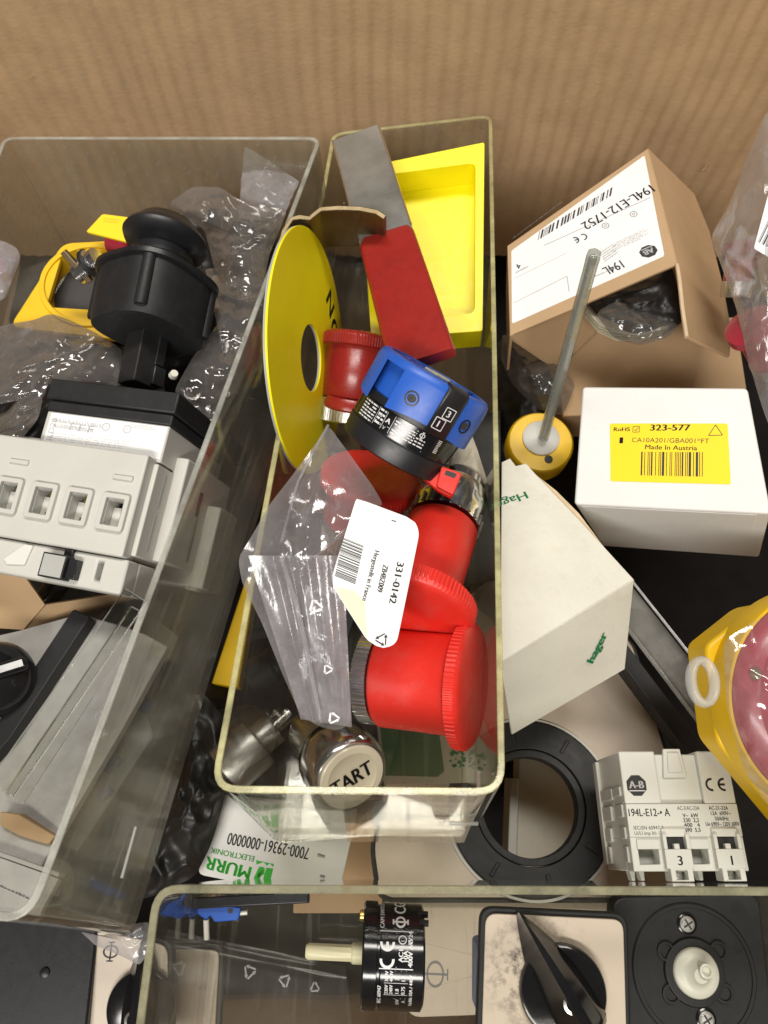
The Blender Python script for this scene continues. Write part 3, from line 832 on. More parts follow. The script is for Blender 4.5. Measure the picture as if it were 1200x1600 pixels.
rows(-R_*.21, -R_*.04, y1-1.2, .5, 1.2, 5); rows(R_*.0, R_*.2, y1-.4, .45, 1.05, 6); rows(R_*.22, R_*.40, y1-3.0, .5, 1.3, 3)
ik.text('600V AC', -R_*.18, zb*.52, 1.0, bold=.05)
ik.phi(R_*.30, y1-1.0, 2.6, 0, .16)
rows(R_*.62, R_*.70, y1, .3, .62, 9)
ik.build('rating_text', M['ink_w'], t)

# --- START button
fr = FA((500,1150,322), (550,1214,294), math.radians(-64)); L_ = fr.L; rf = mm(60,294)
t = thing('start_button', 'chrome push button with a cream face printed START, in the front of the middle bin', 'push button', fr)
mb = MB(); mb.lathe([(rf*.80,-6),(rf*.82,-5),(rf*.82,L_*.30),(rf*.9,L_*.31),(rf*.9,L_*.38)], 64); mb.build('barrel', M['steel'], t, ang=35)
mb = MB(); mb.lathe([(rf*.9,L_*.40),(rf*1.03,L_*.44),(rf*1.09,L_*.6),(rf*1.09,L_*.88),(rf*1.05,L_*.97),(rf*.99,L_),(rf*.94,L_-.2),(rf*.92,L_-1.4)], 96, cap1=False); mb.build('chrome_bezel', M['chrome'], t, ang=50)
mb = MB(); mb.lathe([(rf*.92,L_-1.8),(rf*.91,L_+.3),(rf*.88,L_+.75),(rf*.70,L_+.8),(rf*.66,L_+.45),(rf*.4,L_+.3),(rf*.1,L_+.25)], 96); mb.build('button_face', M['cream'], t, ang=30)
fs_ = Fr(fr.w(0,0,L_+.3), fr.X, fr.Y, fr.Z)
ik = Ink(fs_, L_+.62); ik.ptext('START', (512,1252), (583,1206), 27, bold=.22)
ik.build('lettering', M['ink'], t)
# --- second chrome barrel, seen bottom left through the wall
fr = FA((430,1135,330), (352,1205,322)); 
t = thing('chrome_sleeve', 'bare chrome threaded sleeve lying in the front left corner of the middle bin', 'metal sleeve', fr)
mb = MB(); r = mm(40,325); L_ = fr.L
mb.lathe([(r*.62,0),(r*.66,1),(r*.66,L_*.3),(r,L_*.34),(r*1.05,L_*.45),(r*1.05,L_*.9),(r*.98,L_)], 64); mb.build('sleeve', M['alu'], t, ang=35)
mb = MB(); mb.lathe([(r*.3,-9),(r*.3,0.5)], 32); mb.build('stem', M['steel'], t, ang=35)
fr = FA((400,1060,345), (455,1030,340)); mb = MB(); mb.lathe([(9,0),(10,1),(10,14),(8,15),(8,20)], 48)
o = mb.build('black_contact_block', M['black'], None, fr, ang=35); o['label'] = 'dark contact block half hidden under the zip bag near the chrome sleeve'; o['category'] = 'contact block'
fr = FA((535,905,345), (510,985,345)); mb = MB(); mb.box(-9,9,-11,11,0,24); mb.box(-7,7,-8,8,-5,29)
o = mb.build('contact_block', M['black_m'], None, fr, bevel=.8); o['label'] = 'boxy black contact block behind the front red button under the bag'; o['category'] = 'contact block'

# --- crumpled paper tag
fr = FN((722,730,322), (1,0), (600,900)); mb = MB()
sheet(mb, [(736,676,318),(745,700,322),(762,753,326),(745,764,322),(748,776,324),(712,752,320),(690,735,318),(705,700,318)], (724,725,320), fr, 2.4, .11, 1.2, 5, 80, 20, 1)
o = mb.build('crumpled_paper', M['crumple'], None, fr, ang=180); o['label'] = 'scrap of crumpled beige paper beside the blue switch'; o['category'] = 'paper scrap'

# --- zip bag with its label
pts = [(513,664,292),(545,708,284),(580,756,276),(600,790,270),(560,800,268),(534,870,266),(538,960,266),(544,1050,270),(549,1130,276),(528,1142,278),(500,1136,278),(470,1118,276),(440,1050,272),(410,975,266),(378,910,262),(372,872,262),(392,840,266),(420,790,274),(455,745,284),(485,705,290)]
fr = FN((480,900,264), (1,0), (600,800))
t = thing('zip_bag', 'clear zip bag with white barcode label lying over the red buttons', 'plastic bag', fr)
mb = MB(); sheet(mb, pts, (470,890,262), fr, 5.0, .055, 5, 3, 140, 34, 2); mb.build('front_film', M['film'], t, ang=180)
mb = MB(); sheet(mb, [(x,y,z+2) for x,y,z in pts], (478,890,276), fr, 4, .05, 0, 9, 90, 18, 2); mb.build('back_film', M['film'], t, ang=180)
# folded zip flap: pleated panel
def panelgrid(c4, fr, nu, nv, hf):
    a, b, c, d = [fr.at(*p) for p in c4]; vs = []; fs = []
    for j in range(nv+1):
        for i in range(nu+1):
            u, v = i/nu, j/nv; p = a*(1-u)*(1-v)+b*u*(1-v)+c*u*v+d*(1-u)*v; p = p+Vector((0,0,hf(u,v))); vs.append(p)
    for j in range(nv):
        for i in range(nu): k = j*(nu+1)+i; fs.append((k, k+1, k+nu+2, k+nu+1))
    return vs, fs
mb = MB()
vs, fs = panelgrid([(470,1124,268),(550,1136,268),(536,868,258),(388,868,256)], fr, 60, 40, lambda u, v: .28*math.sin(u*34)*min(1,u*2.5)+.8*noise.noise(Vector((u*6,v*3,1)))+(1.3*math.exp(-((u-.26)/.045)**2)) )
mb.add(vs, fs); mb.build('zip_flap', M['film_m'], t, ang=180)
mb = MB(); mb.tube([fr.at(440,872,254.5), fr.at(462,940,257), fr.at(478,1010,261), fr.at(496,1100,266), fr.at(502,1128,267)], .9, 8); mb.build('zip_ridge', M['film_m'], t)
mb = MB(); e = [(513,664,291),(490,706,288),(466,752,280),(452,800,272),(440,845,264)]
mb.tube([fr.at(*p) for p in e], .55, 6); mb.build('welded_seam', M['film_m'], t)
fk = FN((470,960,255), (1,0), (600,760)); ik = Ink(fk)
tb = lambda f0, x, y: f0.loc(x, y)
for (x, y, r, an) in ((493,948,13,.3), (512,1046,9,.5), (521,1122,11,.4)):
    p = fk.loc(x, y); ik.recycle(p[0], p[1], mm(r,255), an, .26)
ik2 = MB(); 
for v in ik.v: pass
T = fr.M().inverted() @ fk.M()
ik.v = [tuple((T @ (Vector(v)*S))/S) for v in ik.v]
ik.build('recycling_mark', M['ink_w'], t)

# label: curved card
lf = F3((585,900,253), (560,985,252.5), (650,915,254))     # X runs along the text (down the photo)
t2 = thing('barcode_label', 'white paper barcode label reading 331-0142, stuck on the zip bag', 'label', lf)
t2_poly = [lf.loc(*p) for p in ((557,778),(648,812),(656,832),(620,1008),(596,1015),(573,1000),(519,915),(521,893))]
def curve_z(x, y): return -0.010*(y+6)**2*(1 if y < -6 else .25) - .0009*x*x
def card(mb, poly, fr, hz, th=.25, n=46):
    xs = [p[0] for p in poly]; ys = [p[1] for p in poly]; x0, x1, y0, y1 = min(xs), max(xs), min(ys), max(ys)
    # scanline strips clipped to the outline
    def span(x):
        out = []
        for i in range(len(poly)):
            a, b = poly[i], poly[(i+1)%len(poly)]
            if (a[0] <= x < b[0]) or (b[0] <= x < a[0]): out.append(a[1]+(b[1]-a[1])*(x-a[0])/(b[0]-a[0]))
        out.sort(); return (out[0], out[-1]) if len(out) >= 2 else None
    m = 24; vs = []; cols = 0
    for i in range(n+1):
        x = x0+(x1-x0)*(.004+.992*i/n); sp = span(x)
        if not sp: continue
        cols += 1
        for j in range(m+1):
            y = sp[0]+(sp[1]-sp[0])*j/m; vs.append((x, y, hz(x, y)))
    fs = [(i*(m+1)+j, (i+1)*(m+1)+j, (i+1)*(m+1)+j+1, i*(m+1)+j+1) for i in range(cols-1) for j in range(m)]
    nv = len(vs); vs += [(x, y, z-th) for x, y, z in vs]; fs2 = [tuple(nv+i for i in f[::-1]) for f in fs]
    rim = [i*(m+1) for i in range(cols)] + [(cols-1)*(m+1)+j for j in range(1, m+1)] + [i*(m+1)+m for i in range(cols-2, -1, -1)] + [j for j in range(m-1, 0, -1)]
    fs3 = [(rim[i], nv+rim[i], nv+rim[(i+1)%len(rim)], rim[(i+1)%len(rim)]) for i in range(len(rim))]
    mb.add(vs, fs+fs2+fs3)
mb = MB(); card(mb, rpoly(t2_poly, [1,4,3,3,2,1,3,1], 4), lf, curve_z); mb.build('paper', M['paper'], t2, ang=60)
mp = lambda x, y: (x, y, curve_z(x, y)+.07)
mb = MB(); mb.v = []; ik = Ink(lf, 0, lambda x, y: (x, y, curve_z(x, y)+.035))
pp = [lf.loc(*p) for p in ((523,917),(552,922),(570,940),(574,998),(545,955))]
mb = MB(); card(mb, pp, lf, lambda x, y: curve_z(x, y)+.05, .04, 30); mb.build('bare_corner', M['paper_back'], t2, ang=60)
ik = Ink(lf, 0, mp)
ik.barcode((536,840), (523,900), (568,853), 25, 3)
for i in range(len(ik.v)): pass
ik.ptext('331-0142', (621,878), (608,942), 11, bold=.12)
ik.ptext('ZB4BZ009', (599,882), (589,924), 8.5, bold=.08)
ik.ptext('Hergestellt in France', (586,860), (566,938), 7.5, bold=.06)
ik.pline((612,813), (619,815), .35)
p = lf.loc(597, 1000); ik.recycle(p[0], p[1], mm(12,253), 1.3, .17)
ik.build('printing', M['ink'], t2)
# ================================================================= THINGS IN THE LEFT BIN
# --- big white load switch
fr = FN((20,681,292), (212,29), (820,1080))
t = thing('white_load_switch', 'big grey-white load break switch with four square sockets in the left bin', 'load switch', fr)
L = fr.loc
tl, tr, br = Vector(L(20,681)), Vector(L(232,711)), Vector(L(193,871))
Wd = tr.x; Hh = -br.y; sh = (br.x-tr.x)/(-br.y)
mx = lambda x, y: x  # square body
X0 = -22
# sockets in local coordinates
def cell(px0, px1, py0, py1): a = L(px0, py0); b = L(px1, py1); return a[0], b[0], b[1], a[1]
so = []
for (cx, cy) in ((13,775),(67,783),(121,792),(178,801)):
    p = L(cx, cy); so.append(p)
sw, shh = mm(30,292)/2, mm(41,292)/2
yc = sum(p[1] for p in so)/4; yT, yB = yc+shh, yc-shh
xs = [X0]
for p in so: xs += [p[0]-sw, p[0]+sw]
xs.append(Wd); ys = [-Hh, yB, yT, 0]
holes = {(1+2*i, 1) for i in range(4)}
mb = MB(); mb.perf(xs, ys, holes, -9, 0)
mb.box(X0, Wd, -Hh, 0, -34, -9.01)
mb.build('front_cover', M['grey_w'], t, bevel=.7)
for i, p in enumerate(so):
    mb = MB(); mb.ring(rrect(p[0]-sw-1.9, p[0]+sw+1.9, yB-1.9, yT+1.9, 1.2, 3), rrect(p[0]-sw, p[0]+sw, yB, yT, .3, 3), -.2, 1.6)
    s_ = mb.build('socket_frame', M['grey_w'], t, bevel=.3)
    mb = MB(); mb.box(p[0]-sw+.1, p[0]+sw-.1, yB+.1, yT-.1, -8.98, -8.6); mb.build('socket_floor', M['dark_void'], s_)
    mb = MB(); mb.box(p[0]-sw+.05, p[0]-sw*.1, yB+.1, yT-2.4, -8.5, -5); mb.build('socket_block', M['grey_w'], s_, bevel=.2)
    if i < 3:
        mb = MB(); mb.box(p[0]+sw*.35, p[0]+sw-.1, yT-2.6, yT-.6, -5, -.8); mb.box(p[0]+sw*.0, p[0]+sw-.1, yB+.1, yB+1.8, -8, -3.0); mb.build('brass_contact', M['gold'], s_)
for px, py in ((31,722),(193,747)):
    p = L(px, py); mb = MB(); mb.box(p[0]-4.2, p[0]+4.2, p[1]-.9, p[1]+.9, -.1, .9); mb.build('ridge', M['grey_w'], t, bevel=.35)
# flank plates with slots
mb = MB(); mb.box(Wd-.01, Wd+2.2, -Hh+1.5, -2, -33, -5); mb.build('flank_plate', M['grey_w'], t, bevel=.5)
mb = MB()
mb.box(Wd+2.15, Wd+2.3, -Hh*.45, -Hh*.12, -13, -11.6); mb.box(Wd+2.15, Wd+2.3, -Hh*.88, -Hh*.52, -13, -11.6); mb.build('flank_slot', M['grey'], t)
mb = MB(); mb.box(X0+6, Wd+7, -Hh+2, 5, -62, -18); mb.build('rear_body', M['grey_w'], t, bevel=.8)
mb = MB(); mb.box(Wd+7, Wd+7.15, -Hh*.38, -Hh*.12, -37, -34); mb.build('flank_slot', M['black_m'], t)
mb = MB(); mb.box(Wd+7, Wd+7.2, -Hh*.86, -Hh*.40, -37.5, -36); mb.build('copper_strip', M['brass'], t)
mb = MB(); mb.box(X0, Wd+13, -Hh-4, -Hh*.2, -64, -44); mb.box(Wd+4, Wd+10, -Hh-5, -Hh+8, -58, -46); mb.build('mounting_foot', M['grey_w'], t, bevel=.8)
# upper neck with the rating label
yN = mm(38,292)
nx0, nx1 = L(66,645)[0]-3, L(256,668)[0]-1.5
mb = MB(); mb.box(nx0, nx1, -1, 14, -58, -6.5); mb.build('neck', M['grey_w'], t, bevel=.6)
f2 = Fr(fr.w(0,0,-6.44), fr.X, fr.Y, fr.Z)
a, b = f2.loc(58,686), f2.loc(254,668)
mb = MB(); mb.box(nx0+2, nx1-.6, .2, 13.4, -6.48, -6.36); lb = mb.build('rating_label', M['paper'], t)
ik = Ink(f2, -6.32)
ik.small((84,668), (165,679), (82,650), 2, 3, .7); ik.small((78,688), (205,703), (79,674), 4, 5, .5); ik.small((205,668), (248,674), (206,661), 2, 6)
for i, (px, py) in enumerate(((108,672),(122,674),(136,676))): ik.ptext('F', (px,py), (px+9,py+1.3), 12)
for px in (166,199): 
    p = f2.loc(px, 667 if px < 180 else 671); ik.loop(p[0], p[1], 1.3, 1.75); ik.text('c' if px < 180 else 'R', p[0]-.6, p[1]-.6, 1.3)
ik.text('3LD20', nx0+5.5, 1.2, 2.6, math.pi/2)
ik.build('rating_print', M['ink_l'], lb)
mb = MB(); mb.box(nx0-.5, nx1+.6, 14.01, 18.5, -58, -6.0); mb.box(nx0-1.5, nx1+1.5, 18.8, 27.5, -60, -5); mb.box(nx1-8, nx1+8, 16, 24, -66, -36)
mb.build('black_top', M['black_m'], t, bevel=.7)
# lower ledge
mb = MB()
mb.perf([X0, L(100,890)[0], L(133,900)[0], L(139,905)[0], L(149,905)[0], Wd+1.5], [-Hh-13.5, -Hh-10, -Hh-2.5, -Hh-.4], {(3,1)}, -11, -2.5)
mb.box(X0, Wd+1.5, -Hh-13.5, -Hh-.4, -26, -11.01)
mb.build('lower_ledge', M['grey_w'], t, bevel=.8)
mb = MB(); mb.prism([L(0,872),(L(28,868)[0],-Hh-1.2),(L(42,868)[0],-Hh-1.2),(L(28,900)[0],-Hh-9),(L(0,900)[0],-Hh-10)], -2.6, -1.6); mb.build('recess_lip', M['white'], t, bevel=.3)
a = L(87,886); 
mb = MB(); mb.box(a[0]-5.0, a[0]+5.2, a[1]-4.4, a[1]+4.8, -4, 2.4); mb.box(a[0]+1, a[0]+4.6, a[1]+3, a[1]+7.5, -5, -1); mb.box(a[0]+5.0, a[0]+9, a[1]-3.5, a[1]+4.0, -8, .5)
mb.build('black_slider', M['black'], t, bevel=.3)
mb = MB(); mb.box(a[0]-4.3, a[0]+4.6, a[1]-3.8, a[1]+4.2, 2.35, 2.48); mb.build('slider_sticker', M['grey'], t)

# --- black rotary head with shaft
fr = FA((214,604,322), (262,362,337)); L_ = fr.L
t = thing('door_coupling', 'black rotary door coupling with a flared cap and square shaft, standing in the left bin', 'door coupling', fr)
k = mm(1, 335)
mb = MB(); mb.T = Matrix.Rotation(math.radians(32), 4, 'Z'); q = 21*k
mb.box(-q, q, -q, q, 0, L_*.5); mb.T = None; mb.build('square_shaft', M['black_m'], t, bevel=.6)
mb = MB(); mb.T = Matrix.Rotation(math.radians(32), 4, 'Z'); mb.box(-q*.2, q*1.12, q*.35, q*1.12, L_*.14, L_*.46); mb.box(q*.0, q*1.3, q*.30, q*1.3, 1, L_*.13); mb.T = None; mb.build('shaft_rib', M['black'], t, bevel=.5)
R = 81*k
def lob(r, a, kk): return r*(1+.05*math.cos(4*a+.6))
mb = MB(); z0, z1 = L_*.27, L_*.70
mb.lathe([(R*.80,z0+3),(R*.96,z0+4),(R*.98,z0+6),(R*1.0,z1-4),(R*1.0,z1-2.5)], 96, lob); mb.build('coupling_body', M['black_m'], t, ang=40, bevel=.0)
mb = MB(); mb.lathe([(R*1.04,z1-3.2),(R*1.09,z1-2.6),(R*1.09,z1-.6),(R*1.02,z1),(R*.85,z1+.4)], 96, lob); mb.build('flange', M['black'], t, ang=40)
mb = MB()
for a in (-12, 78, 168, 258):
    ra = math.radians(a); cx, cy = R*1.00*math.cos(ra), R*1.0*math.sin(ra); mb = MB(); mb.lathe([(9*k,z0+7),(10*k,z0+8),(10*k,z1-3)], 20, off=(cx,cy))
    mb.build('screw_boss', M['black_m'], t, ang=40)
mb = MB(); mb.lathe([(R*.66,z1),(R*.64,z1+2),(R*.64,z1+5),(R*.66,z1+6)], 64); mb.build('neck_ring', M['black_m'], t, ang=40)
mb = MB(); mb.lathe([(R*.56,z1+5),(R*.60,z1+6),(R*.58,L_*.84),(R*.52,L_*.86),(R*.62,L_*.875),(R*.82,L_*.905),(R*.86,L_*.93),(R*.82,L_*.955),(R*.72,L_*.98),(R*.60,L_*1.03),(R*.40,L_*1.05)], 64, lambda r, a, kk: r*(1+(.07*math.cos(2*a+.5) if kk >= 4 else 0)))
mb.build('flared_cap', M['black'], t, ang=40)
mb = MB(); mb.box(-R*.30, R*.30, -5*k*1.6, 5*k*1.6, L_*1.03, L_*1.09); mb.build('cap_ridge', M['black'], t, bevel=1)

# --- yellow square ring shroud
fr = FN((120,450,368), (1,.10), (560,1100))
t = thing('yellow_ring_plate', 'golden yellow square plate with a round opening, half hidden behind the black rotary head', 'switch shroud', fr)
o = rpoly([fr.loc(*p) for p in ((98,380),(245,372),(262,540),(15,510))], 5, 5)
c = fr.loc(142,445); n = len(o)
rr = mm(72,372)
inn = []
for p in o:
    a = math.atan2(p[1]-c[1], p[0]-c[0]); inn.append((c[0]+rr*math.cos(a), c[1]+rr*.92*math.sin(a)))
mb = MB(); mb.ring(o, inn, -3, 0); mb.build('plate', M['yellow_d'], t, bevel=.4, fix=True)
nn = 72; mb = MB(); mb.ring([(c[0]+(rr+2)*math.cos(2*math.pi*i/nn), c[1]+(rr*.92+2)*math.sin(2*math.pi*i/nn)) for i in range(nn)], [(c[0]+(rr-.6)*math.cos(2*math.pi*i/nn), c[1]+(rr*.92-.6)*math.sin(2*math.pi*i/nn)) for i in range(nn)], -12, 1.2)
mb.build('collar', M['yellow_d'], t, bevel=.3)
mb = MB(); mb.prism(inset(o, 3), -14, -12.1); mb.build('base_plate', M['dark_void'], t)
# --- yellow tag
fr = FN((165,360,362), (1,.12), (600,1000))
t = thing('yellow_tag', 'small yellow plastic tag tucked behind the black flared cap', 'tag', fr)
mb = MB(); mb.prism(rpoly([fr.loc(*p) for p in ((160,334),(238,344),(222,384),(134,362))], 1.2, 3), -1.6, 0); mb.build('plate', M['yellow_l'], t, bevel=.3)
ik = Ink(fr, .06); ik.small((160,346), (192,350), (163,338), 2, 4); ik.build('smudged_print', M['yellow_d'], t)
fr = FA((172,380,372), (222,388,366)); mb = MB(); mb.lathe([(4.2,0),(5,.8),(5,12),(4,13)], 32)
o_ = mb.build('red_lens', M['redfilm'], None, fr, ang=35); o_['label'] = 'small deep red lens under the yellow tag'; o_['category'] = 'lens'
# --- metal lock barrel
fr = FA((122,428,350), (158,398,344)); 
t = thing('key_lock', 'small chrome key lock barrel with its tab lying on the yellow ring plate', 'key lock', fr)
mb = MB(); mb.lathe([(4.2,0),(5.6,.5),(5.6,7),(6.4,7.3),(6.4,10),(5,10.6),(5,14)], 40); mb.build('barrel', M['chrome'], t, ang=35)
mb = MB(); mb.box(2.5,5.0,-11,6,3,6); mb.build('brass_tab', M['brass'], t, bevel=.4)
mb = MB(); mb.lathe([(6.7,7.6),(7.2,8),(7.2,9.6),(6.7,10)], 32); mb.build('black_washer', M['black_m'], t, ang=35)

# --- bags in the left bin
def lab(o, l, c): o['label'] = l; o['category'] = c; return o
bag('clear_bag', 'shiny clear bag of dark parts behind the black flared cap, under the zip strip', 'plastic bag',
    [(262,318,392),(300,292,388),(345,292,385),(372,312,384),(400,318,384),(436,326,386),(448,330,388),(436,362,380),(420,400,374),(412,446,366),(385,468,362),(350,452,364),(335,420,370),(320,360,382),(285,335,390)], (375,370,372), 'film_l', 6, .07, 7, 21)
fr = FN((410,270,398), (1,.4), (600,1100))
mb = MB(); vs, fs = panelgrid([(372,345,396),(440,345,388),(467,282,396),(382,228,408)], fr, 40, 30, lambda u, v: .5*noise.noise(Vector((u*5,v*5,3)))*3+1.2*math.exp(-((v-.52)/.04)**2)+.8*math.sin(u*5))
mb.add(vs, fs); lab(mb.build('bag_zip_strip', M['film_m'], None, fr, ang=180), 'upright milky zip strip of a bag at the right back of the left bin', 'plastic bag')
bag('clear_bag', 'crumpled smoky bag spread over the left bin in front of the yellow ring plate', 'plastic bag',
    [(-40,520,350),(20,505,350),(55,500,348),(78,489,346),(110,500,345),(150,520,342),(190,545,336),(196,590,328),(180,612,322),(120,605,322),(72,598,324),(70,625,320),(45,622,320),(-40,640,318)], (90,555,332), 'film_l', 7, .06, 8, 4)
bag('clear_bag', 'dull grey bag wedged between the white load switch and the left wall', 'plastic bag',
    [(-30,650,330),(10,645,326),(30,622,322),(68,618,320),(60,655,312),(30,690,306),(18,700,304),(-30,730,300)], (20,662,314), 'film_l', 5, .08, 5, 14)
bag('clear_bag', 'clear creased bag filling the gap right of the black rotary head', 'plastic bag',
    [(318,420,375),(372,418,372),(418,440,368),(412,500,356),(392,560,344),(372,610,334),(345,660,325),(320,700,318),(285,660,320),(272,610,326),(300,560,336),(345,500,350),(340,450,362)], (350,560,340), 'film_l', 8, .06, 6, 6)
# dark junk under those bags
fr = FA((365,640,372), (392,470,392)); mb = MB(); mb.lathe([(15,0),(17,1),(17,30),(13,31),(13,44)], 40)
lab(mb.build('black_switch_block', M['black'], None, fr, ang=35), 'black round switch block under the creased bag at the right of the left bin', 'switch block')
fr = FN((60,600,372), (1,.1), NAD); mb = MB(); mb.box(-42,38,-20,26,-30,0)
lab(mb.build('black_switch_block', M['black_m'], None, fr, bevel=1.5), 'black switch block under the smoky bag, left of the rotary head', 'switch block')
fr = FN((330,355,412), (1,.1), NAD); mb = MB(); mb.box(-16,26,-30,8,-30,0)
lab(mb.build('black_switch_block', M['black_m'], None, fr, bevel=1.5), 'dark block inside the shiny bag behind the black flared cap', 'switch block')
fr = FN((390,445,380), (1,.2), NAD); mb = MB(); sheet(mb, [(330,430,384),(380,425,380),(415,440,376),(410,462,372),(370,470,374),(330,450,380)], (370,446,376), fr, 2, .1, 2, 8, 60, 12)
lab(mb.build('pale_bag_corner', M['ivory'], None, fr, ang=180), 'pale yellowish packet corner right of the flared cap', 'packet')
bag('clear_bag', 'rounded clear bag with a speck of red at the left edge of the photo', 'plastic bag',
    [(-40,372,372),(5,376,372),(28,388,370),(32,405,368),(22,430,366),(8,468,362),(-40,480,360)], (0,420,364), 'film_m', 4, .07, 5, 31)
fr = FA((-18,410,372), (2,405,368)); mb = MB(); mb.lathe([(5,0),(6,1),(6,3)], 24); lab(mb.build('red_stopper', M['red'], None, fr, ang=35), 'small red cap inside the rounded bag at the left edge', 'cap')
bag('black_bag', 'black bag of parts at the bottom of the left bin, right of the rotary head', 'plastic bag',
    [(285,330,412),(440,320,408),(425,420,398),(405,520,385),(375,640,366),(330,720,352),(270,690,352),(250,560,368),(300,440,390)], (350,500,385), 'film_k', 8, .05, 4, 41, back=False)
bag('black_bag', 'black bag of parts at the bottom of the left bin under the smoky bag', 'plastic bag',
    [(-40,530,376),(60,505,374),(200,545,366),(250,600,358),(120,640,348),(20,720,335),(-40,740,330)], (80,590,360), 'film_k', 8, .05, 4, 43, back=False)
# a few small bits
fr = FA((270,588,318), (274,580,314)); mb = MB(); mb.lathe([(1.6,0),(2,.5),(1.6,3)], 16); lab(mb.build('white_pin', M['nylon'], None, fr), 'tiny white pin right of the square shaft', 'pin')
fr = FA((287,590,345), (342,577,342)); mb = MB(); mb.lathe([(.6,0),(.6,fr.L)], 10); lab(mb.build('brass_wire', M['brass'], None, fr), 'thin brass wire in the creased bag beside the square shaft', 'wire')

# --- lower left: kraft piece, panel, bar, strips
fr = FN((50,950,300), (1,.2), (700,1200))
t = thing('kraft_carton', 'folded brown kraft carton below the white load switch', 'carton', fr)
Q = lambda pts, d: [fr.at(x, y, d if not isinstance(d, (list, tuple)) else d[i]) for i, (x, y) in enumerate(pts)]
mb = MB(); mb.hint = Vector((0,0,1)); mb.slab(Q(((-60,880),(35,896),(70,945),(36,984),(-60,978)), 302), 1.2); mb.build('top_panel', M['kraft_c'], t)
mb = MB(); mb.hint = Vector((0,0,1)); mb.slab(Q(((36,985),(72,945),(200,925),(215,935)), (303,303,318,320)), 1.2); mb.build('side_flap', M['kraft_c'], t)
fr = FA((62,950,325), (95,905,318)); mb = MB(); mb.lathe([(4.5,0),(5,.5),(5,fr.L+3)], 24); lab(mb.build('black_pin', M['black_g'], None, fr, ang=35), 'glossy black peg under the ledge of the white load switch', 'peg')
fr = FN((85,1060,288), (1,.30), (760,1500))
t = thing('grey_switch_plate', 'speckled grey switch plate with a black bar, under the clear strips in the left bin', 'switch plate', fr)
mb = MB(); mb.prism([fr.loc(*p) for p in ((-80,1010),(30,985),(125,958),(225,990),(262,1010),(190,1140),(60,1360),(-80,1390))], -4, 0); mb.build('plate', M['pale_grey'], t, bevel=.5)
mb = MB(); a = [fr.loc(*p) for p in ((125,960),(152,972),(30,1160),(-60,1260),(-70,1210),(0,1150))]; mb.prism(rpoly(a, 1, 2), .02, 6); mb.build('black_bar', M['black_m'], t, bevel=.8)
ik = Ink(fr, .08)
ik.ptext('0', (152,1128), (166,1120), 15, bold=.15); ik.build('pale_print', M['ink_w'], t)
fr = FA((-5,1065,282), (-12,1040,262)); t = thing('turn_switch', 'glossy round black knob at the left edge, on the grey switch plate', 'knob', fr)
mb = MB(); rr = mm(60,268); mb.lathe([(rr,0),(rr*1.02,2),(rr*.98,7),(rr*.80,11),(rr*.4,13),(rr*.05,13.4)], 64); mb.build('dome', M['black_g'], t, ang=50)
mb = MB(); mb.box(-rr*.2, rr*.2, -rr*.8, rr*.8, 6, 16); mb.build('grip', M['black_g'], t, bevel=1.5)
# clear strips
for nm, A, B, wd, lb_ in (('clear_strip', (212,930,270), (0,1235,232), 9, 'upper of two long clear plastic strips lying diagonally in the left bin'),
                          ('clear_strip', (217,955,275), (22,1250,240), 6.5, 'lower clear plastic strip with a yellowish chipped edge in the left bin')):
    fr = FA(A, B); t = thing(nm, lb_, 'plastic strip', fr, 'clear strips in the left bin')
    mb = MB(); mb.box(-1.2, 1.2, -wd/2, wd/2, 0, fr.L); mb.build('strip', M['rod'], t, bevel=.4)
    mb = MB()
    s_ = 1 if wd < 8 else -1
    z = 0; rn = random.Random(3)
    sd = wd/2+.25
    mb.box(-1.1, 1.1, sd-.3, sd+.3, 0, fr.L*.98) if wd < 8 else mb.box(-1.1, 1.1, -sd-.2, -sd+.3, 0, fr.L)
    mb.build('strip_edge', M['rim'] if wd < 8 else M['rim3'], t)
# bluish label sheet under the bin wall with outlined figures
fr = FN((215,1110,296), (.75,-.62), (760,1500))
t = thing('blue_terminal_strip', 'pale bluish terminal marker sheet with figures, seen through the wall of the left bin', 'marker sheet', fr)
mb = MB(); mb.prism([fr.loc(*p) for p in ((225,950),(278,995),(228,1110),(238,1150),(120,1330),(50,1300),(130,1130))], -1, 0); mb.build('sheet', M['pale_blue'], t)
mb = MB()
for c_, r_ in (((232,1105),12),((178,1195),13),((168,1240),11),((146,1120),9)):
    p = fr.loc(*c_); q = mm(r_,316)
    mb.prism(rrect(p[0]-q, p[0]+q, p[1]-q*.6, p[1]+q*.6, q*.4, 4), .02, 3)
mb.build('blue_clip', M['blue'], t, bevel=.5)
ik = Ink(fr, .1); p = fr.loc(188,1175); ik.text('12', p[0]-1.8, p[1]-1.4, 3.6, .2, bold=.15); ik.line((p[0]-2.5,p[1]-2.6), (p[0]+3.4,p[1]-2.2), .35); ik.line((p[0]+3.4,p[1]-2.2),(p[0]+3.2,p[1]+2.6),.35)
ik.build('figures', M['ink_w'], t)
fr = FN((50,1295,256), (1,.45), (700,1300)); mb = MB(); mb.prism([fr.loc(*p) for p in ((0,1268),(30,1272),(86,1306),(75,1320),(30,1306),(0,1290))], -8, 0)
lab(mb.build('kraft_scrap', M['kraft_c'], None, fr, bevel=.4), 'small brown kraft scrap just below the clear strips', 'card scrap')
fr = FN((20,1370,250), (1,.35), (760,1500)); mb = MB(); mb.prism([fr.loc(*p) for p in ((-90,1318),(0,1338),(92,1372),(60,1432),(-90,1400))], -3, 0)
t = thing('scuffed_panel', 'scuffed silver panel with a black seam in the front corner of the left bin', 'panel', fr)
mb.build('panel', M['pale_grey'], t, bevel=.5)
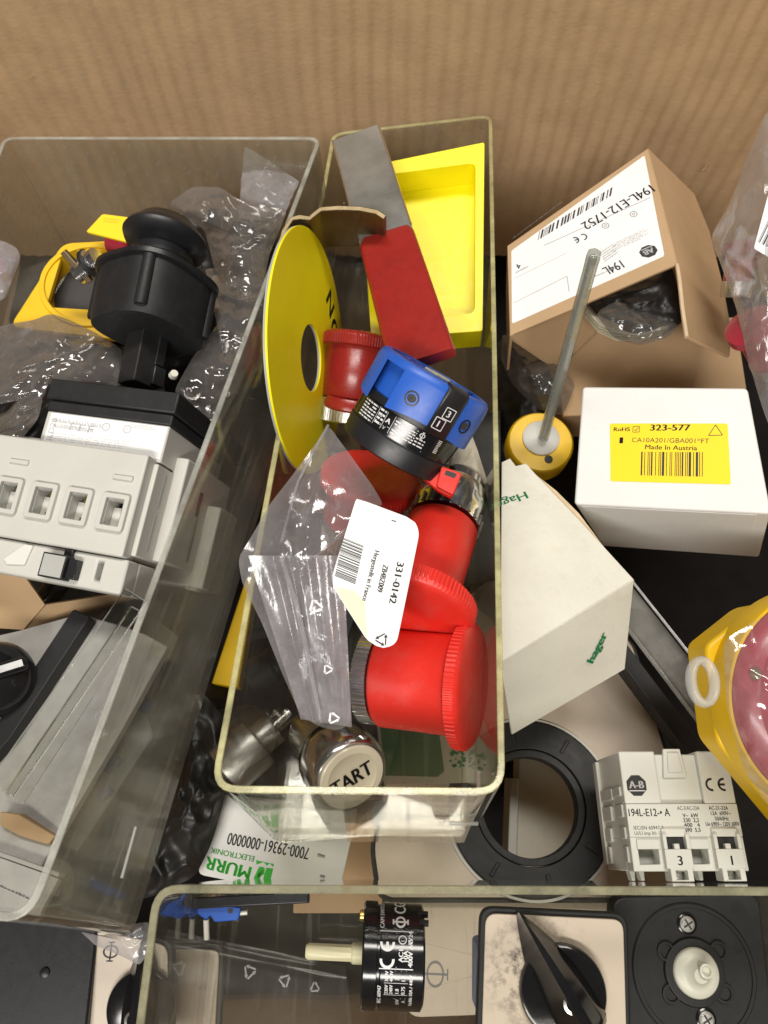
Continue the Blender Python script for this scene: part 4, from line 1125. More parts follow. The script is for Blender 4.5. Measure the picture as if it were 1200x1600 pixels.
ik = Ink(fr, .1); ik.small((0,1385),(60,1412),(1,1381),1,8,.9); ik.build('seam', M['ink'], t)
mb = MB(); mb.prism([fr.loc(*p) for p in ((-90,1312),(0,1330),(96,1364),(94,1371),(0,1338),(-90,1320))], -3, 1.5); mb.build('grey_lip', M['grey'], t, bevel=.3)

# ================================================================= BETWEEN THE BINS
fr = FN((355,1010,345), (1,0), NAD); mb = MB(); mb.prism([fr.loc(*p) for p in ((385,900),(400,905),(372,1075),(330,1068))], -12, 0)
lab(mb.build('yellow_bar', M['yellow_d'], None, fr, bevel=.8), 'yellow bar wedged between the left and middle bins', 'plastic bar')
fr = FA((330,1088,350), (352,1080,345)); mb = MB(); mb.lathe([(6,0),(7,1),(7,8)], 24); lab(mb.build('rubber_plug', M['black'], None, fr), 'dark end cap under the tip of the yellow bar', 'cap')
fr = FN((460,740,430), (1,0), NAD); mb = MB(); mb.box(-16,16,-18,18,-20,0); lab(mb.build('orange_block', solid('orange_red_plastic', (.55,.09,.02), .5), None, fr, bevel=1), 'orange red block showing through the left wall of the middle bin', 'plastic block')
bag('black_bag', 'crumpled black plastic bag in the gap between the left and middle bins', 'plastic bag',
    [(310,1075,335),(350,1120,330),(345,1170,328),(355,1230,326),(345,1270,322),(330,1320,318),(305,1370,314),(240,1400,312),(200,1410,315),(215,1330,322),(250,1220,330),(285,1130,335)], (290,1270,318), 'film_k', 9, .07, 6, 9, back=False)
bag('black_bag', 'dark crumpled film deep in the gap right of the middle bin', 'plastic bag',
    [(770,540,450),(800,520,448),(870,560,440),(905,610,430),(900,680,425),(840,760,415),(780,760,415),(770,650,430)], (835,600,420), 'film_k', 9, .05, 6, 12, back=False)
bag('clear_bag', 'thin grey film wrapped round the foot of the kraft carton behind the clear rod', 'plastic bag',
    [(785,520,405),(815,540,398),(870,570,392),(900,600,388),(880,650,384),(840,640,388),(800,600,396),(782,560,402)], (835,590,385), 'film_d', 6, .07, 4, 15, back=False)
# maker card
fr = FN((405,1310,326), (-1,-.19), (560,1280))
t = thing('maker_card', 'white printed card with green lettering and the number 7000-29361-0000000, lying upside down', 'card', fr)
mb = MB(); mb.prism(rpoly([fr.loc(*p) for p in ((345,1240),(560,1262),(530,1395),(438,1392),(308,1366))], [3,3,1,2,3], 3), -5, 0); mb.build('card', M['white_card'], t, bevel=.3)
ik = Ink(fr, .06); ik.ptext('7000-29361-0000000', (484,1325), (358,1301), 17, bold=.10); ik.small((508,1336),(493,1332),(507,1345),1,3); ik.small((508,1368),(498,1366),(507,1376),1,3); ik.build('number', M['ink'], t)
ik = Ink(fr, .06); ik.ptext('MURR', (393,1355), (324,1338), 18, bold=.35); ik.ptext('ELEKTRONIK', (398,1338), (330,1324), 8, bold=.08)
g = [fr.loc(*p) for p in ((425,1357),(400,1352),(393,1375),(418,1379))]
ik.poly([fr.loc(*p) for p in ((427,1357),(416,1356),(410,1377),(422,1378))], [(0,1,2,3)]); ik.poly([fr.loc(*p) for p in ((413,1355),(405,1354),(396,1373),(405,1376))], [(0,1,2,3)]); ik.poly([fr.loc(*p) for p in ((414,1356),(403,1365),(402,1372),(413,1366))], [(0,1,2,3)])
ik.poly([fr.loc(*p) for p in ((428,1350),(400,1344),(401,1351),(412,1347),(417,1353),(421,1349),(427,1355))], [tuple(range(7))])
ik.build('green_logo', M['ink_green'], t)
fr = FN((548,1350,370), (1,0), NAD); mb = MB(); mb.box(-28,16,-22,30,-40,0); lab(mb.build('dark_carton', M['kraft_c'], None, fr, bevel=.5), 'brown carton deep under the middle bin beside the green lettered card', 'carton')

# --- faceplate with the round black ring
fr = FN((835,1262,345), (1,.03), (640,1330))
t = thing('ring_faceplate', 'large pale switch faceplate carrying a round black gasket ring, right of the middle bin', 'faceplate', fr)
c = fr.loc(828,1260); ro = mm(128,345); ri = mm(74,345); 
pl = [fr.loc(*p) for p in ((585,1325),(596,1402),(1090,1402),(1040,1180),(985,1000),(770,900),(640,1010))]
pl = rpoly(pl, 5, 4)
mb = MB()
a = sum(pl[i][0]*pl[(i+1)%len(pl)][1]-pl[(i+1)%len(pl)][0]*pl[i][1] for i in range(len(pl)))
if a < 0: pl = pl[::-1]
inn = []
for p in pl:
    an = math.atan2(p[1]-c[1], p[0]-c[0]); inn.append((c[0]+ri*.98*math.cos(an), c[1]+ri*.98*math.sin(an)))
# even out angles by resampling both loops on a common angle grid
def onray(poly, c, an):
    d = Vector((math.cos(an), math.sin(an))); best = 0
    for i in range(len(poly)):
        a_, b_ = Vector(poly[i])-Vector(c), Vector(poly[(i+1)%len(poly)])-Vector(c); e = b_-a_
        dn = d.x*e.y-d.y*e.x
        if abs(dn) < 1e-9: continue
        tt = (a_.x*e.y-a_.y*e.x)/dn; uu = (a_.x*d.y-a_.y*d.x)/dn
        if tt > 0 and -1e-6 <= uu <= 1+1e-6: best = max(best, tt)
    return (c[0]+d.x*best, c[1]+d.y*best)
def hole_plate(mb, poly, c, r, z0, z1, n=180):
    mb.ring([onray(poly, c, 2*math.pi*i/n) for i in range(n)], [(c[0]+r*math.cos(2*math.pi*i/n), c[1]+r*math.sin(2*math.pi*i/n)) for i in range(n)], z0, z1)
hole_plate(mb, pl, c, ro*.9, -3, 0); mb.build('plate', M['beige'], t)
mb = MB(); hole_plate(mb, inset(pl, -2.4), c, ro*.92, -8, -3.02); mb.build('gasket', M['black_m'], t)
mb = MB(); mb.ring(circ(ro*1.045,96,*c), circ(ro*1.015,96,*c), -.5, .8); mb.build('pale_trim', M['white'], t)
mb = MB(); mb.ring(circ(ro,96,*c), circ(ri*1.16,96,*c), -4, 2.2); mb.ring(circ(ri*1.15,96,*c), circ(ri,96,*c), -9, .6)
for a in range(8):
    mb.T = Matrix.Translation((c[0],c[1],0)) @ Matrix.Rotation(math.radians(a*45+12), 4, 'Z'); mb.box(ri*1.3, ro*.93, -.9, .9, 2.2, 3.0)
mb.T = None
ringo = mb.build('black_ring', M['black_m'], t, bevel=.35)
mb = MB()
for a in (38, 128, 218, 308):
    vs = []; mb = MB()
    for i in range(9):
        an = math.radians(a+i*4); 
        for r_ in (ro*.80, ro*.86): vs.append((c[0]+r_*math.cos(an), c[1]+r_*math.sin(an), 2.26))
    mb.add(vs, [(2*i,2*i+1,2*i+3,2*i+2) for i in range(8)]); mb.build('slot', M['ink'], ringo)
fr2 = FN((850,1290,392), (1,.1), NAD); t2 = thing('grey_box', 'plain grey box seen through the round black ring', 'box', fr2)
mb = MB(); mb.box(-14,40,-30,34,-20,0); mb.build('box_body', M['grey_card'], t2, bevel=.6)
mb = MB(); mb.box(-19,-14.5,-30,22,-18,3); mb.build('rail', M['white'], t2, bevel=.6)

# --- black panel and green card seen through the bin floor
fr = FN((752,800,402), (1,0), NAD); mb = MB(); mb.prism([fr.loc(*p) for p in ((700,640),(783,640),(783,903),(720,915),(690,880))], -6, 0)
lab(mb.build('black_board', M['black_m'], None, fr, bevel=.5), 'flat black panel showing through the right side of the middle bin', 'panel')
fr = FN((650,1180,336), (1,.1), (640,1650)); t = thing('green_card', 'pale card with a green patch lying under the floor of the middle bin', 'card', fr)
mb = MB(); mb.prism([fr.loc(*p) for p in ((585,1100),(735,1108),(748,1222),(600,1226))], -.6, 0); mb.build('card', M['grey_card'], t)
mb = MB(); mb.prism([fr.loc(*p) for p in ((590,1104),(682,1112),(694,1205),(684,1214),(602,1212))], .02, .2); mb.build('green_patch', M['green'], t)
mb = MB()
rn = random.Random(5)
for i in range(26):
    p = fr.loc(712+rn.uniform(-8,14), 1182+rn.uniform(-12,16)); mb.prism(circ(rn.uniform(.4,1.1), 5, p[0], p[1], rn.random()), .02, .1)
mb.build('green_specks', M['ink_dgreen'], t)
fr = FN((640,1290,342), (1,.05), (620,1300)); t = thing('underlying_label', 'dark rating plate with a pale CE mark under the front edge of the middle bin', 'rating plate', fr)
mb = MB(); mb.prism([fr.loc(*p) for p in ((585,1252),(672,1254),(668,1285),(580,1280))], -1, 0); mb.build('plate', M['grey'], t)
ik = Ink(fr, .06); p = fr.loc(618,1268); ik.ce(p[0], p[1], 4); ik.small((636,1275),(660,1277),(637,1262),2,5); ik.build('print', M['ink_w'], t)
# ================================================================= RIGHT OF THE MIDDLE BIN
# --- open kraft carton with white label
fr = FN((800,505,362), (260,-95), (760,1250))
t = thing('kraft_carton', 'open kraft carton with a white printed label on top and a dark bag inside', 'carton', fr)
V = lambda *p: fr.at(*p)
A0, B0, C0, D0 = (796,520,362), (1057,412,350), (1013,231,432), (793,385,430)
for p in (1,):
    pass
def onp(px, py, z=0): x, y = fr.loc(px, py, z); return Vector((x, y, z))
TL, TR, BR, BL = onp(793,384), onp(1012,232), onp(1058,413), onp(797,524)
mb = MB(); mb.hint = Vector((0,0,1)); mb.slab([TL, TR, BR, BL], 1.6); mb.build('top_panel', M['kraft_c'], t, bevel=.25)
lb = [onp(*p, .05) for p in ((799,392),(1007,243),(1037,394),(1038,400),(800,506))]
mb = MB(); mb.prism(rpoly([(v.x, v.y) for v in lb], 1, 2), .02, .16); lo = mb.build('white_label', M['paper'], t)
dn = Vector((0,0,-1))
SR = [V(1013,231,432), V(1085,304,438), V(1109,362,430), V(1128,440,410), V(1143,519,392), V(1140,557,384), V(1072,526,368), V(1057,414,362)]
a = TR; 
side = [TR+Vector((.3,0,0)), V(1085,303,(TR-V(1013,231,1)).length and 448), V(1109,362,432), V(1131,450,398), V(1143,519,372), V(1140,557,362), V(1072,526,346), BR+Vector((.3,0,0))]
mb = MB(); mb.hint = Vector((.7,-.3,.6)); mb.slab(side, 1.4); mb.build('side_panel', M['kraft_c'], t, bevel=.2)
e = [BR+Vector((-.3,-.4,.2)), V(1062,440,355), V(1066,480,350), V(1073,527,345)]
mb = MB(); mb.tube(e, 1.0, 8); mb.build('torn_edge', M['kraft_e'], t)
mb = MB(); mb.hint = Vector((0,-1,.3)); mb.slab([BL+Vector((0,-.6,-.2)), V(899,474,372), V(927,462,382), V(930,520,398), V(870,580,398), V(797,530,376)], 1.3); mb.build('front_flap', M['kraft_c'], t, bevel=.2)
mb = MB(); mb.hint = Vector((0,0,1)); mb.slab([V(800,520,420), V(1070,500,420), V(1050,300,470), V(800,400,470)], 1.3); mb.build('bottom_panel', M['kraft_c'], t)
mb = MB(); mb.hint = Vector((-1,0,0)); mb.slab([TL, BL, BL+Vector((0,2,-34)), TL+Vector((0,0,-34))], 1.2); mb.build('side_panel', M['kraft_c'], t)
ik = Ink(fr, .22)
ik.ptext('194L-E12-1752', (1014,289), (907,350), 16, bold=.12)
ik.barcode((840,376), (955,306), (843,362), 26, 8)
ik.ptext('194L', (968,407), (940,420), 16, bold=.1)
ik.ptext('4', (812,412), (806,414), 9, bold=.1)
p = fr.loc(905,376); q = fr.loc(915,372); ik.ce(p[0]+2.6, p[1]+1.1, 4.2, math.atan2(p[1]-q[1], p[0]-q[0]))
ik.build('big_print', M['ink'], lo)
ik = Ink(fr, .22); ik.small((960,380),(1022,352),(955,396),5,4,.5); ik.small((938,395),(962,378),(945,412),5,9,.5); ik.small((800,374),(900,300),(802,371),1,3); ik.small((930,433),(975,414),(929,430),1,5); ik.small((805,428),(832,414),(804,424),1,4)
ik.pline((850,384), (1016,309), .3); ik.pline((802,436),(885,396),.15); ik.pline((886,432),(889,456),.3); ik.pline((830,460),(886,432),.25); ik.pline((802,474),(830,460),.2)
for c_ in ((946,353),(990,335)):
    p = fr.loc(*c_); ik.loop(p[0], p[1], 1.5, 1.9); ik.loop(p[0], p[1], .5, .8)
ik.build('small_print', M['ink_g'], lo)
p = fr.loc(1013,393); q = fr.loc(1030,386)
an = math.atan2(p[1]-q[1], p[0]-q[0])
ik = Ink(fr, .22)
def badge(ik, x, y, rx, ry, an):
    c_, s_ = math.cos(an), math.sin(an); oc = [(rx*math.cos(math.radians(22.5+45*i))*1.05, ry*math.sin(math.radians(22.5+45*i))*1.05) for i in range(8)]
    ik.poly([(x+u*c_-v*s_, y+u*s_+v*c_) for u, v in oc], [tuple(range(8))])
badge(ik, p[0], p[1], 4.4, 3.6, an); bo = ik.build('badge', M['ink'], lo)
ik = Ink(fr, .27); ik.text('AB', p[0]-2.6*math.cos(an)+1.3*math.sin(an), p[1]-2.6*math.sin(an)-1.3*math.cos(an), 3.0, an, width=5.2, bold=.12)
ik.line((p[0]-3*math.cos(an)+2.1*math.sin(an), p[1]-3*math.sin(an)-2.1*math.cos(an)), (p[0]+3*math.cos(an)+2.1*math.sin(an), p[1]+3*math.sin(an)-2.1*math.cos(an)), .3); ik.build('badge_letters', M['ink_w'], bo)
bag('black_bag', 'dark crumpled bag stuffed in the open mouth of the kraft carton', 'plastic bag',
    [(915,470,385),(960,440,385),(1050,415,380),(1062,460,372),(1066,505,362),(1030,528,362),(980,530,366),(935,505,374)], (1000,480,366), 'film_k', 6, .08, 5, 17, back=False)
bag('clear_bag', 'smoky clear bag mouth poking out of the open kraft carton', 'plastic bag',
    [(930,490,366),(960,470,368),(1000,480,366),(1040,500,360),(1064,508,356),(1040,530,354),(1000,540,356),(960,530,360)], (1005,508,355), 'film_d', 4, .1, 3, 18, back=False)
# folded paper leaflet
fr = FN((960,520,366), (1,0), (600,900)); t = thing('folded_leaflet', 'folded cream paper leaflet edge under the bag in the kraft carton', 'leaflet', fr)
for i in range(4):
    o_ = i*1.5
    pts = [fr.at(*p) for p in ((916,484+o_*2,372),(936,508+o_*2,366),(965,521+o_*2,362),(1000,524+o_*1.5,360),(1035,515+o_*1.5,360),(1060,502+o_,362))]
    mb = MB(); vs = []
    for p in pts: vs += [p+Vector((0,0,-i*.6)), p+Vector((1,9,-8-i*.6)), p+Vector((1,9,-8.3-i*.6)), p+Vector((0,0,-.3-i*.6))]
    fs = [(0,1,2,3),(23,22,21,20)]+[(4*k_+j, 4*k_+4+j, 4*k_+4+(j+1)%4, 4*k_+(j+1)%4) for k_ in range(5) for j in range(4)]
    mb.add(vs, fs); mb.build('page', M['paper_back'] if i % 2 else M['crumple'], t, fix=True, ang=60)
# --- second kraft carton beneath
fr = FN((980,560,400), (1,0), (640,1230)); t = thing('kraft_carton', 'plain brown kraft carton top between the labelled carton and the white box', 'carton', fr)
mb = MB(); mb.prism([fr.loc(*p) for p in ((872,590),(925,505),(1150,495),(1172,640),(880,650))], -26, 0); mb.build('carton_body', M['kraft_c'], t, bevel=.8)

# --- white box with yellow label
fr = FN((905,786,318), (280,0), (1120,1120))
t = thing('white_box', 'white cardboard box with a yellow 323-577 barcode label on top', 'box', fr)
q = [Vector(fr.loc(*p)+(0,)) for p in ((910,604),(1168,606),(1205,803),(897,788))]
H_ = Vector((0,0,-44))
mb = MB(); pl = [(v.x, v.y) for v in q]; mb.prism(rpoly(pl, 1.8, 4), -88, 0); mb.build('carton', M['white_card'], t, bevel=1.0, seg=3)
fl = Fr(fr.O, fr.X, fr.Y, fr.Z)
u_ = (q[2]-q[3]).normalized(); o_ = Vector((u_.y, -u_.x, 0)); o_ = -o_ if o_.y > 0 else o_
A_, B_ = q[3]+u_*3+o_*.45, q[2]-u_*5+o_*.45
mb = MB(); mb.hint = o_; mb.slab([A_+Vector((0,0,-1.5)), B_+Vector((0,0,-1.5)), B_+Vector((0,0,-50))-u_*1, B_+Vector((0,0,-58))-u_*7, A_+Vector((0,0,-58))+u_*7, A_+Vector((0,0,-50))+u_*1], .4); mb.build('front_flap', M['white_card'], t, bevel=.12)
mb = MB(); mb.prism(rpoly([fl.loc(*p) for p in ((953,662),(1137,662),(1142,757),(954,752))], .8, 3), .03, .2); lo = mb.build('yellow_label', M['yellow_l'], t)
ik = Ink(fl, .26)
ik.ptext('323-577', (1016,673), (1078,673), 10, bold=.16); ik.ptext('RoHS', (959,674), (984,674), 6.5, bold=.08); ik.ptext('1', (968,693), (973,693), 10, bold=.1)
ik.ptext('CA10A201/GBA001*FT', (987,691), (1108,693), 7.5); ik.ptext('Made In Austria', (1008,702), (1089,704), 7.5, bold=.05)
ik.barcode((1001,743), (1098,745), (1002,706), 24, 5)
p = fl.loc(1118,675)
for k_ in range(3):
    a0, a1 = math.radians(90+120*k_), math.radians(210+120*k_); r_ = 3.0
    ik.line((p[0]+r_*math.cos(a0), p[1]+r_*math.sin(a0)), (p[0]+r_*math.cos(a1), p[1]+r_*math.sin(a1)), .3)
p = fl.loc(994,671); a_ = 1.3
for u in (((-a_,-a_),(a_,-a_)),((a_,-a_),(a_,a_)),((a_,a_),(-a_,a_)),((-a_,a_),(-a_,-a_)),((-.7,0),(-.1,-.7)),((-.1,-.7),(.9,.8))):
    ik.line((p[0]+u[0][0],p[1]+u[0][1]), (p[0]+u[1][0],p[1]+u[1][1]), .25)
ik.build('label_print', M['ink'], lo)

# --- clear rod in a yellow disc
fr = FN((845,690,372), (1,0), NAD); t = thing('yellow_disc_base', 'yellow round disc with a white centre and the clear rod standing in it', 'disc', fr)
c = fr.loc(845,690); r_ = mm(52,372)
mb = MB(); mb.lathe([(r_*.9,-13),(r_,-11.5),(r_,-1.5),(r_*.93,0),(r_*.5,.2)], 72, off=c); mb.build('disc', M['yellow_d'], t, ang=40)
mb = MB(); mb.lathe([(r_*.55,.1),(r_*.55,1.4),(r_*.48,1.8),(r_*.2,2)], 48, off=(c[0],c[1]+1.5)); mb.build('white_hub', M['grey_w'], t, ang=40)
p = fr.loc(857,718); mb = MB(); mb.lathe([(2.1,-.5),(2.1,.45),(1.6,.5)], 20, off=p); mb.build('screw_hole', M['black_m'], t)
fr = FA((849,684,368), (929,394,268)); t = thing('clear_rod', 'long clear plastic rod leaning up in front of the labelled kraft carton', 'rod', fr)
mb = MB(); mb.lathe([(3.0,0),(2.9,fr.L*.95),(3.0,fr.L*.985),(2.6,fr.L)], 6); mb.build('rod_body', M['rod_w'], t, ang=30, bevel=.5)
mb = MB(); mb.lathe([(1.5,1),(1.5,fr.L-2)], 12); mb.build('rod_core', M['grey'], t, ang=30)

# --- torn grey-white carton
fr = FN((785,1032,284), (205,-125), (690,1420))
t = thing('torn_white_carton', 'torn grey-white carton with green handwriting like print, right of the middle bin', 'carton', fr)
def on(px, py, z=0): x, y = fr.loc(px, py, z); return (x, y)
pl = [on(*p) for p in ((782,1034),(784,722),(797,716),(806,728),(822,724),(838,742),(905,812),(990,905))]
mb = MB(); mb.prism(pl, -1.0, 0); mb.build('top_panel', M['grey_card'], t, bevel=.2)
a, b = Vector(on(782,1034)+(0,)), Vector(on(990,906)+(0,))
dv = (fr.at(800,1148,310)-a); 
dvn = None
u1 = (b-a).normalized(); v1 = -(dv-u1*dv.dot(u1)).normalized(); w1 = u1.cross(v1)
wX = lambda v: fr.X*v.x+fr.Y*v.y+fr.Z*v.z
f5 = Fr(fr.w(a.x, a.y, -.4), wX(u1), wX(v1), wX(w1))
q5 = f5.loc(976,1046); dvn = u1*q5[0]+v1*q5[1]+a-b
mb = MB(); mb.hint = Vector((0,-1,0)); mb.slab([a+Vector((0,-.1,-.4)), b+Vector((0,-.1,-.4)), b+dvn, a+dv], 1.0); mb.build('front_panel', M['grey_card'], t, bevel=.2)
c_, d_ = b, Vector(on(838,742)+(0,))
mb = MB(); mb.hint = Vector((1,.5,0)); mb.slab([b+Vector((.3,0,-.4)), d_+Vector((.3,0,-.4)), d_+Vector((4,2,-36)), b+dvn], 1.0); mb.build('flank_panel', M['grey_card'], t, bevel=.2)
pp = [on(*p) for p in ((838,740),(870,765),(905,800),(950,860),(992,905),(984,905),(900,815))]
mb = MB(); mb.prism(pp, -3.0, -1.1); mb.build('inner_flap', M['kraft_e'], t)
ik = Ink(fr, .06); ik.ptext('Hager', (820,768), (762,790), 13, bold=.2); ik.build('green_print', M['ink_dgreen'], t)
ik = Ink(f5, 0); ik.ptext('hager', (925,1035), (948,990), 17, bold=.3, sh=.25); 
Tm = fr.M().inverted() @ f5.M()
ik.v = [tuple((Tm @ ((Vector(v)+Vector((0,0,.7 if w1.z > -9 else 0)))*S))/S) for v in ik.v]; ik.build('green_script', M['ink_dgreen'], t)

# --- pale plastic label flap under it (long edge strip)
# --- diagonal clear channel strip
fr = FA((985,950,330), (1190,1215,292)); t = thing('channel_strip', 'long grey translucent channel strip running diagonally under the yellow enclosure', 'plastic strip', fr)
mb = MB(); mb.box(-1, 1, -6.5, 6.5, -10, fr.L+8); mb.build('web', M['frost'], t, bevel=.3)
mb = MB(); mb.box(.5, 4, 5.6, 7.2, -10, fr.L+8); mb.build('lip', M['frost'], t, bevel=.3)
mb = MB(); mb.box(.5, 4.2, -8.4, -7.2, -10, fr.L*.8); mb.build('bright_edge', M['alu'], t, bevel=.2)
fr = FN((1055,1090,345), (205,270), NAD); mb = MB(); mb.box(-55,60,-11,-3,-14,0); 
lab(mb.build('black_rail', M['black_m'], None, fr, bevel=.6), 'matt black rail alongside the grey channel strip', 'rail')

# --- AB auxiliary switch block
fr = FN((978,1362,276), (1,-.005), (590,1330))
t = thing('aux_switch_block', 'white switch block marked 3 and 1 standing right of the round black ring', 'switch block', fr)
L = fr.loc
w_ = Vector(L(1171,1362)).x-Vector(L(991,1362)).x; x0 = L(991,1362)[0]; H = L(978,1174)[1]
k = w_/180
top = H
xs = lambda px: x0+(px-991)*k
ys = lambda py: (1362-py)*k*.985
D = 34
mb = MB()
yl = ys(1262)
# upper half with the recess between two raised towers
mb.box(xs(991), xs(1050), yl, top, -D, 0); mb.box(xs(1050), xs(1120), yl, top-1, -D, -1.8); mb.box(xs(1120), xs(1171), yl, top, -D, 0)
mb.build('upper_housing', M['white'], t, bevel=.5)
mb = MB(); mb.prism([(xs(1060),ys(1222)),(xs(1066),ys(1176)),(xs(1094),ys(1176)),(xs(1098),ys(1222))], -1.85, -.2); mb.prism([(xs(1068),ys(1214)),(xs(1071),ys(1182)),(xs(1089),ys(1182)),(xs(1092),ys(1214))], -.2, .5); mb.build('latch', M['white'], t, bevel=.3)
mb = MB(); mb.box(xs(991), xs(1171), ys(1312), yl-.05, -D, .3); mb.build('print_band', M['white'], t, bevel=.3)
cx = [xs(v) for v in (991,1002,1034,1042,1074,1080,1112,1122,1160,1171)]
cy = [ys(v) for v in (1362,1352,1334,1328,1312)]
mb = MB(); mb.perf(cx, cy, {(1,2),(1,1),(5,2),(5,1)}, -8, 0); mb.box(cx[0], cx[-1], cy[0], cy[-1], -D, -8.02); mb.build('terminal_front', M['white'], t, bevel=.35)
mb = MB(); mb.box(cx[1]-.5, cx[2]+.5, ys(1330), ys(1315), -.1, 1.0); mb.box(cx[5]-.5, cx[6]+.5, ys(1330), ys(1315), -.1, 1.0); mb.build('terminal_hood', M['white'], t, bevel=.3)
for i, (c0, c1, ch) in enumerate(((1042,1080,'3'),(1122,1161,'1'))):
    X0, X1 = xs(c0-3), xs(c1+1)
    mb = MB(); mb.box(X0, X1, ys(1358), ys(1330), -.1, 3.0); mb.box(X0, X0+1.4, ys(1330), ys(1308), -.1, 3.0); mb.box(X1-1.4, X1, ys(1330), ys(1308), -.1, 3.0); mb.box((X0+X1)/2-1.0, (X0+X1)/2+1.0, ys(1332), ys(1322), .1, 2.6)
    mb.box(X0+.4, X1-.4, ys(1312), ys(1300), -.1, 1.6)
    mb.perf([X0+1.2, X0+3.0, X1-2.6, X1-.6], [ys(1376), ys(1374), ys(1360), ys(1357)], {(1,1)}, -4, 3.0)
    tm = mb.build('terminal', M['white'], t, bevel=.35)
    mb = MB(); mb.box(X0+1.4, X1-1.4, ys(1330), ys(1312), .02, .2); mb.build('opening', M['black_m'], tm)
    mb = MB(); mb.T = Matrix.Translation(((X0+X1)/2, ys(1367), -3)); mb.lathe([(2.2,0),(2.2,1.4),(1.8,1.6)], 20); mb.build('screw', M['steel'], tm)
    ik = Ink(fr, 3.06); ik.text(ch, (X0+X1)/2+.2, ys(1353), 3.2, al='c', bold=.12); ik.build('figure', M['ink'], tm)
mb = MB(); mb.box(cx[1]+.1, cx[2]-.1, cy[1]+.1, cy[3]-.1, -7.9, -7.5); mb.box(cx[5]+.1, cx[6]-.1, cy[1]+.1, cy[3]-.1, -7.9, -7.5); mb.build('opening', M['grey'], t)
# left flank details and feet
mb = MB()
for i, (a_, b_) in enumerate(((.05,.2),(.24,.36),(.42,.55),(.6,.7))):
    mb.box(xs(991)-1.1, xs(991)+.1, top*a_, top*b_, -D+4, -D+9+i*4); mb.box(xs(991)-.8, xs(991)+.1, top*(a_+.02), top*b_, -8-i*2, -3)
mb.box(xs(991)-1.6, xs(991)+.1, 2, top-1, -D, -D+5)
mb.build('flank_rib', M['grey_w'], t, bevel=.35)
mb = MB()
for xa in (995, 1010, 1085, 1104): mb.prism([(xs(xa),0),(xs(xa+9),0),(xs(xa+8),-3.4),(xs(xa+3),-3.4)], -14, -9)
mb.build('foot', M['white'], t, bevel=.3)
p = (xs(1013), ys(1234))
ik = Ink(fr, .06); badge(ik, p[0], p[1], 3.9, 3.9, 0); bo = ik.build('badge', M['ink'], t)
ik = Ink(fr, .12); ik.text('A-B', p[0], p[1]-1.0, 2.7, al='c', width=5.6, bold=.14); ik.rect(p[0]-3.1, p[0]+3.1, p[1]-2.1, p[1]-1.75); ik.build('badge_letters', M['ink_w'], bo)
ik = Ink(fr, .06); ik.ce(xs(1136), ys(1233), 4.9, 0, .17, .98)
ik.z = .37
ik.text('194L-E12-• A', xs(994), ys(1281), 2.7, width=(xs(1060)-xs(994)), bold=.05)
ik.text('IEC/EN 60947-3', xs(999), ys(1301), 1.3, width=xs(1046)-xs(999)); ik.text('Ui/U imp Ith 12A', xs(999), ys(1309), 1.3, width=xs(1048)-xs(999))
ik.text('AC-3/AC-23A', xs(1073), ys(1272), 1.4, width=xs(1109)-xs(1073))
for i, s_ in enumerate(('V~  kW','230  2,2','400   4','690  5,5')): ik.text(s_, xs(1080), ys(1283+i*7.2), 1.4, width=xs(1105)-xs(1080), bold=.04)
for i, (s_, a_, b_) in enumerate((('AC-21-22A',1124,1155),('12A  690V~',1126,1158),('50/60Hz',1131,1153),('Ue 690V~ 120V 600V',1115,1169))): ik.text(s_, xs(a_), ys(1272+i*8), 1.4, width=xs(b_)-xs(a_), bold=.03)
ik.build('print', M['ink'], t)

# --- yellow and red enclosure in a bag at the right edge
fr = FN((1190,1110,262), (1,.0), (1330,1010)) if False else FN((1215,1100,262), (1,.05), (560,980))
t = thing('yellow_enclosure', 'yellow enclosure with a big round dark red cap at the right edge', 'switch enclosure', fr)
c = fr.loc(1313,1095)
R_ = mm(180,262)
mb = MB(); q = [fr.loc(px, py, -8) for px, py in ((1112,1010),(1190,948),(1480,900),(1500,1350),(1262,1320),(1132,1165))]
mb.prism(rpoly(q, 3, 4), -30, -13); mb.build('housing', M['yellow_d'], t, bevel=1.5, seg=3)
mb = MB(); mb.lathe([(R_*1.0,-14),(R_*1.0,-1.5),(R_*.985,0),(R_*.96,0),(R_*.96,-3)], 128, off=c, cap1=False); mb.build('bezel', M['yellow_d'], t, ang=40)
mb = MB(); mb.lathe([(R_*.955,-5),(R_*.95,0),(R_*.90,3),(R_*.78,5),(R_*.76,-3),(R_*.5,-5),(R_*.05,-5)], 128, off=c); mb.build('red_cap', M['redfilm'], t, ang=40)
mb = MB(); mb.lathe([(1.8,4),(2.2,5.2),(1.4,6)], 16, off=fr.loc(1170,1052)); mb.build('rivet', M['gold'], t)
bag('clear_bag', 'glossy clear film over the big round dark red cap at the right edge', 'plastic bag',
    [(1130,1000,250),(1230,940,250),(1330,980,248),(1330,1330,248),(1230,1300,250),(1160,1200,251),(1135,1100,250)], (1225,1110,238), 'film', 5, .07, 4, 23, back=False)
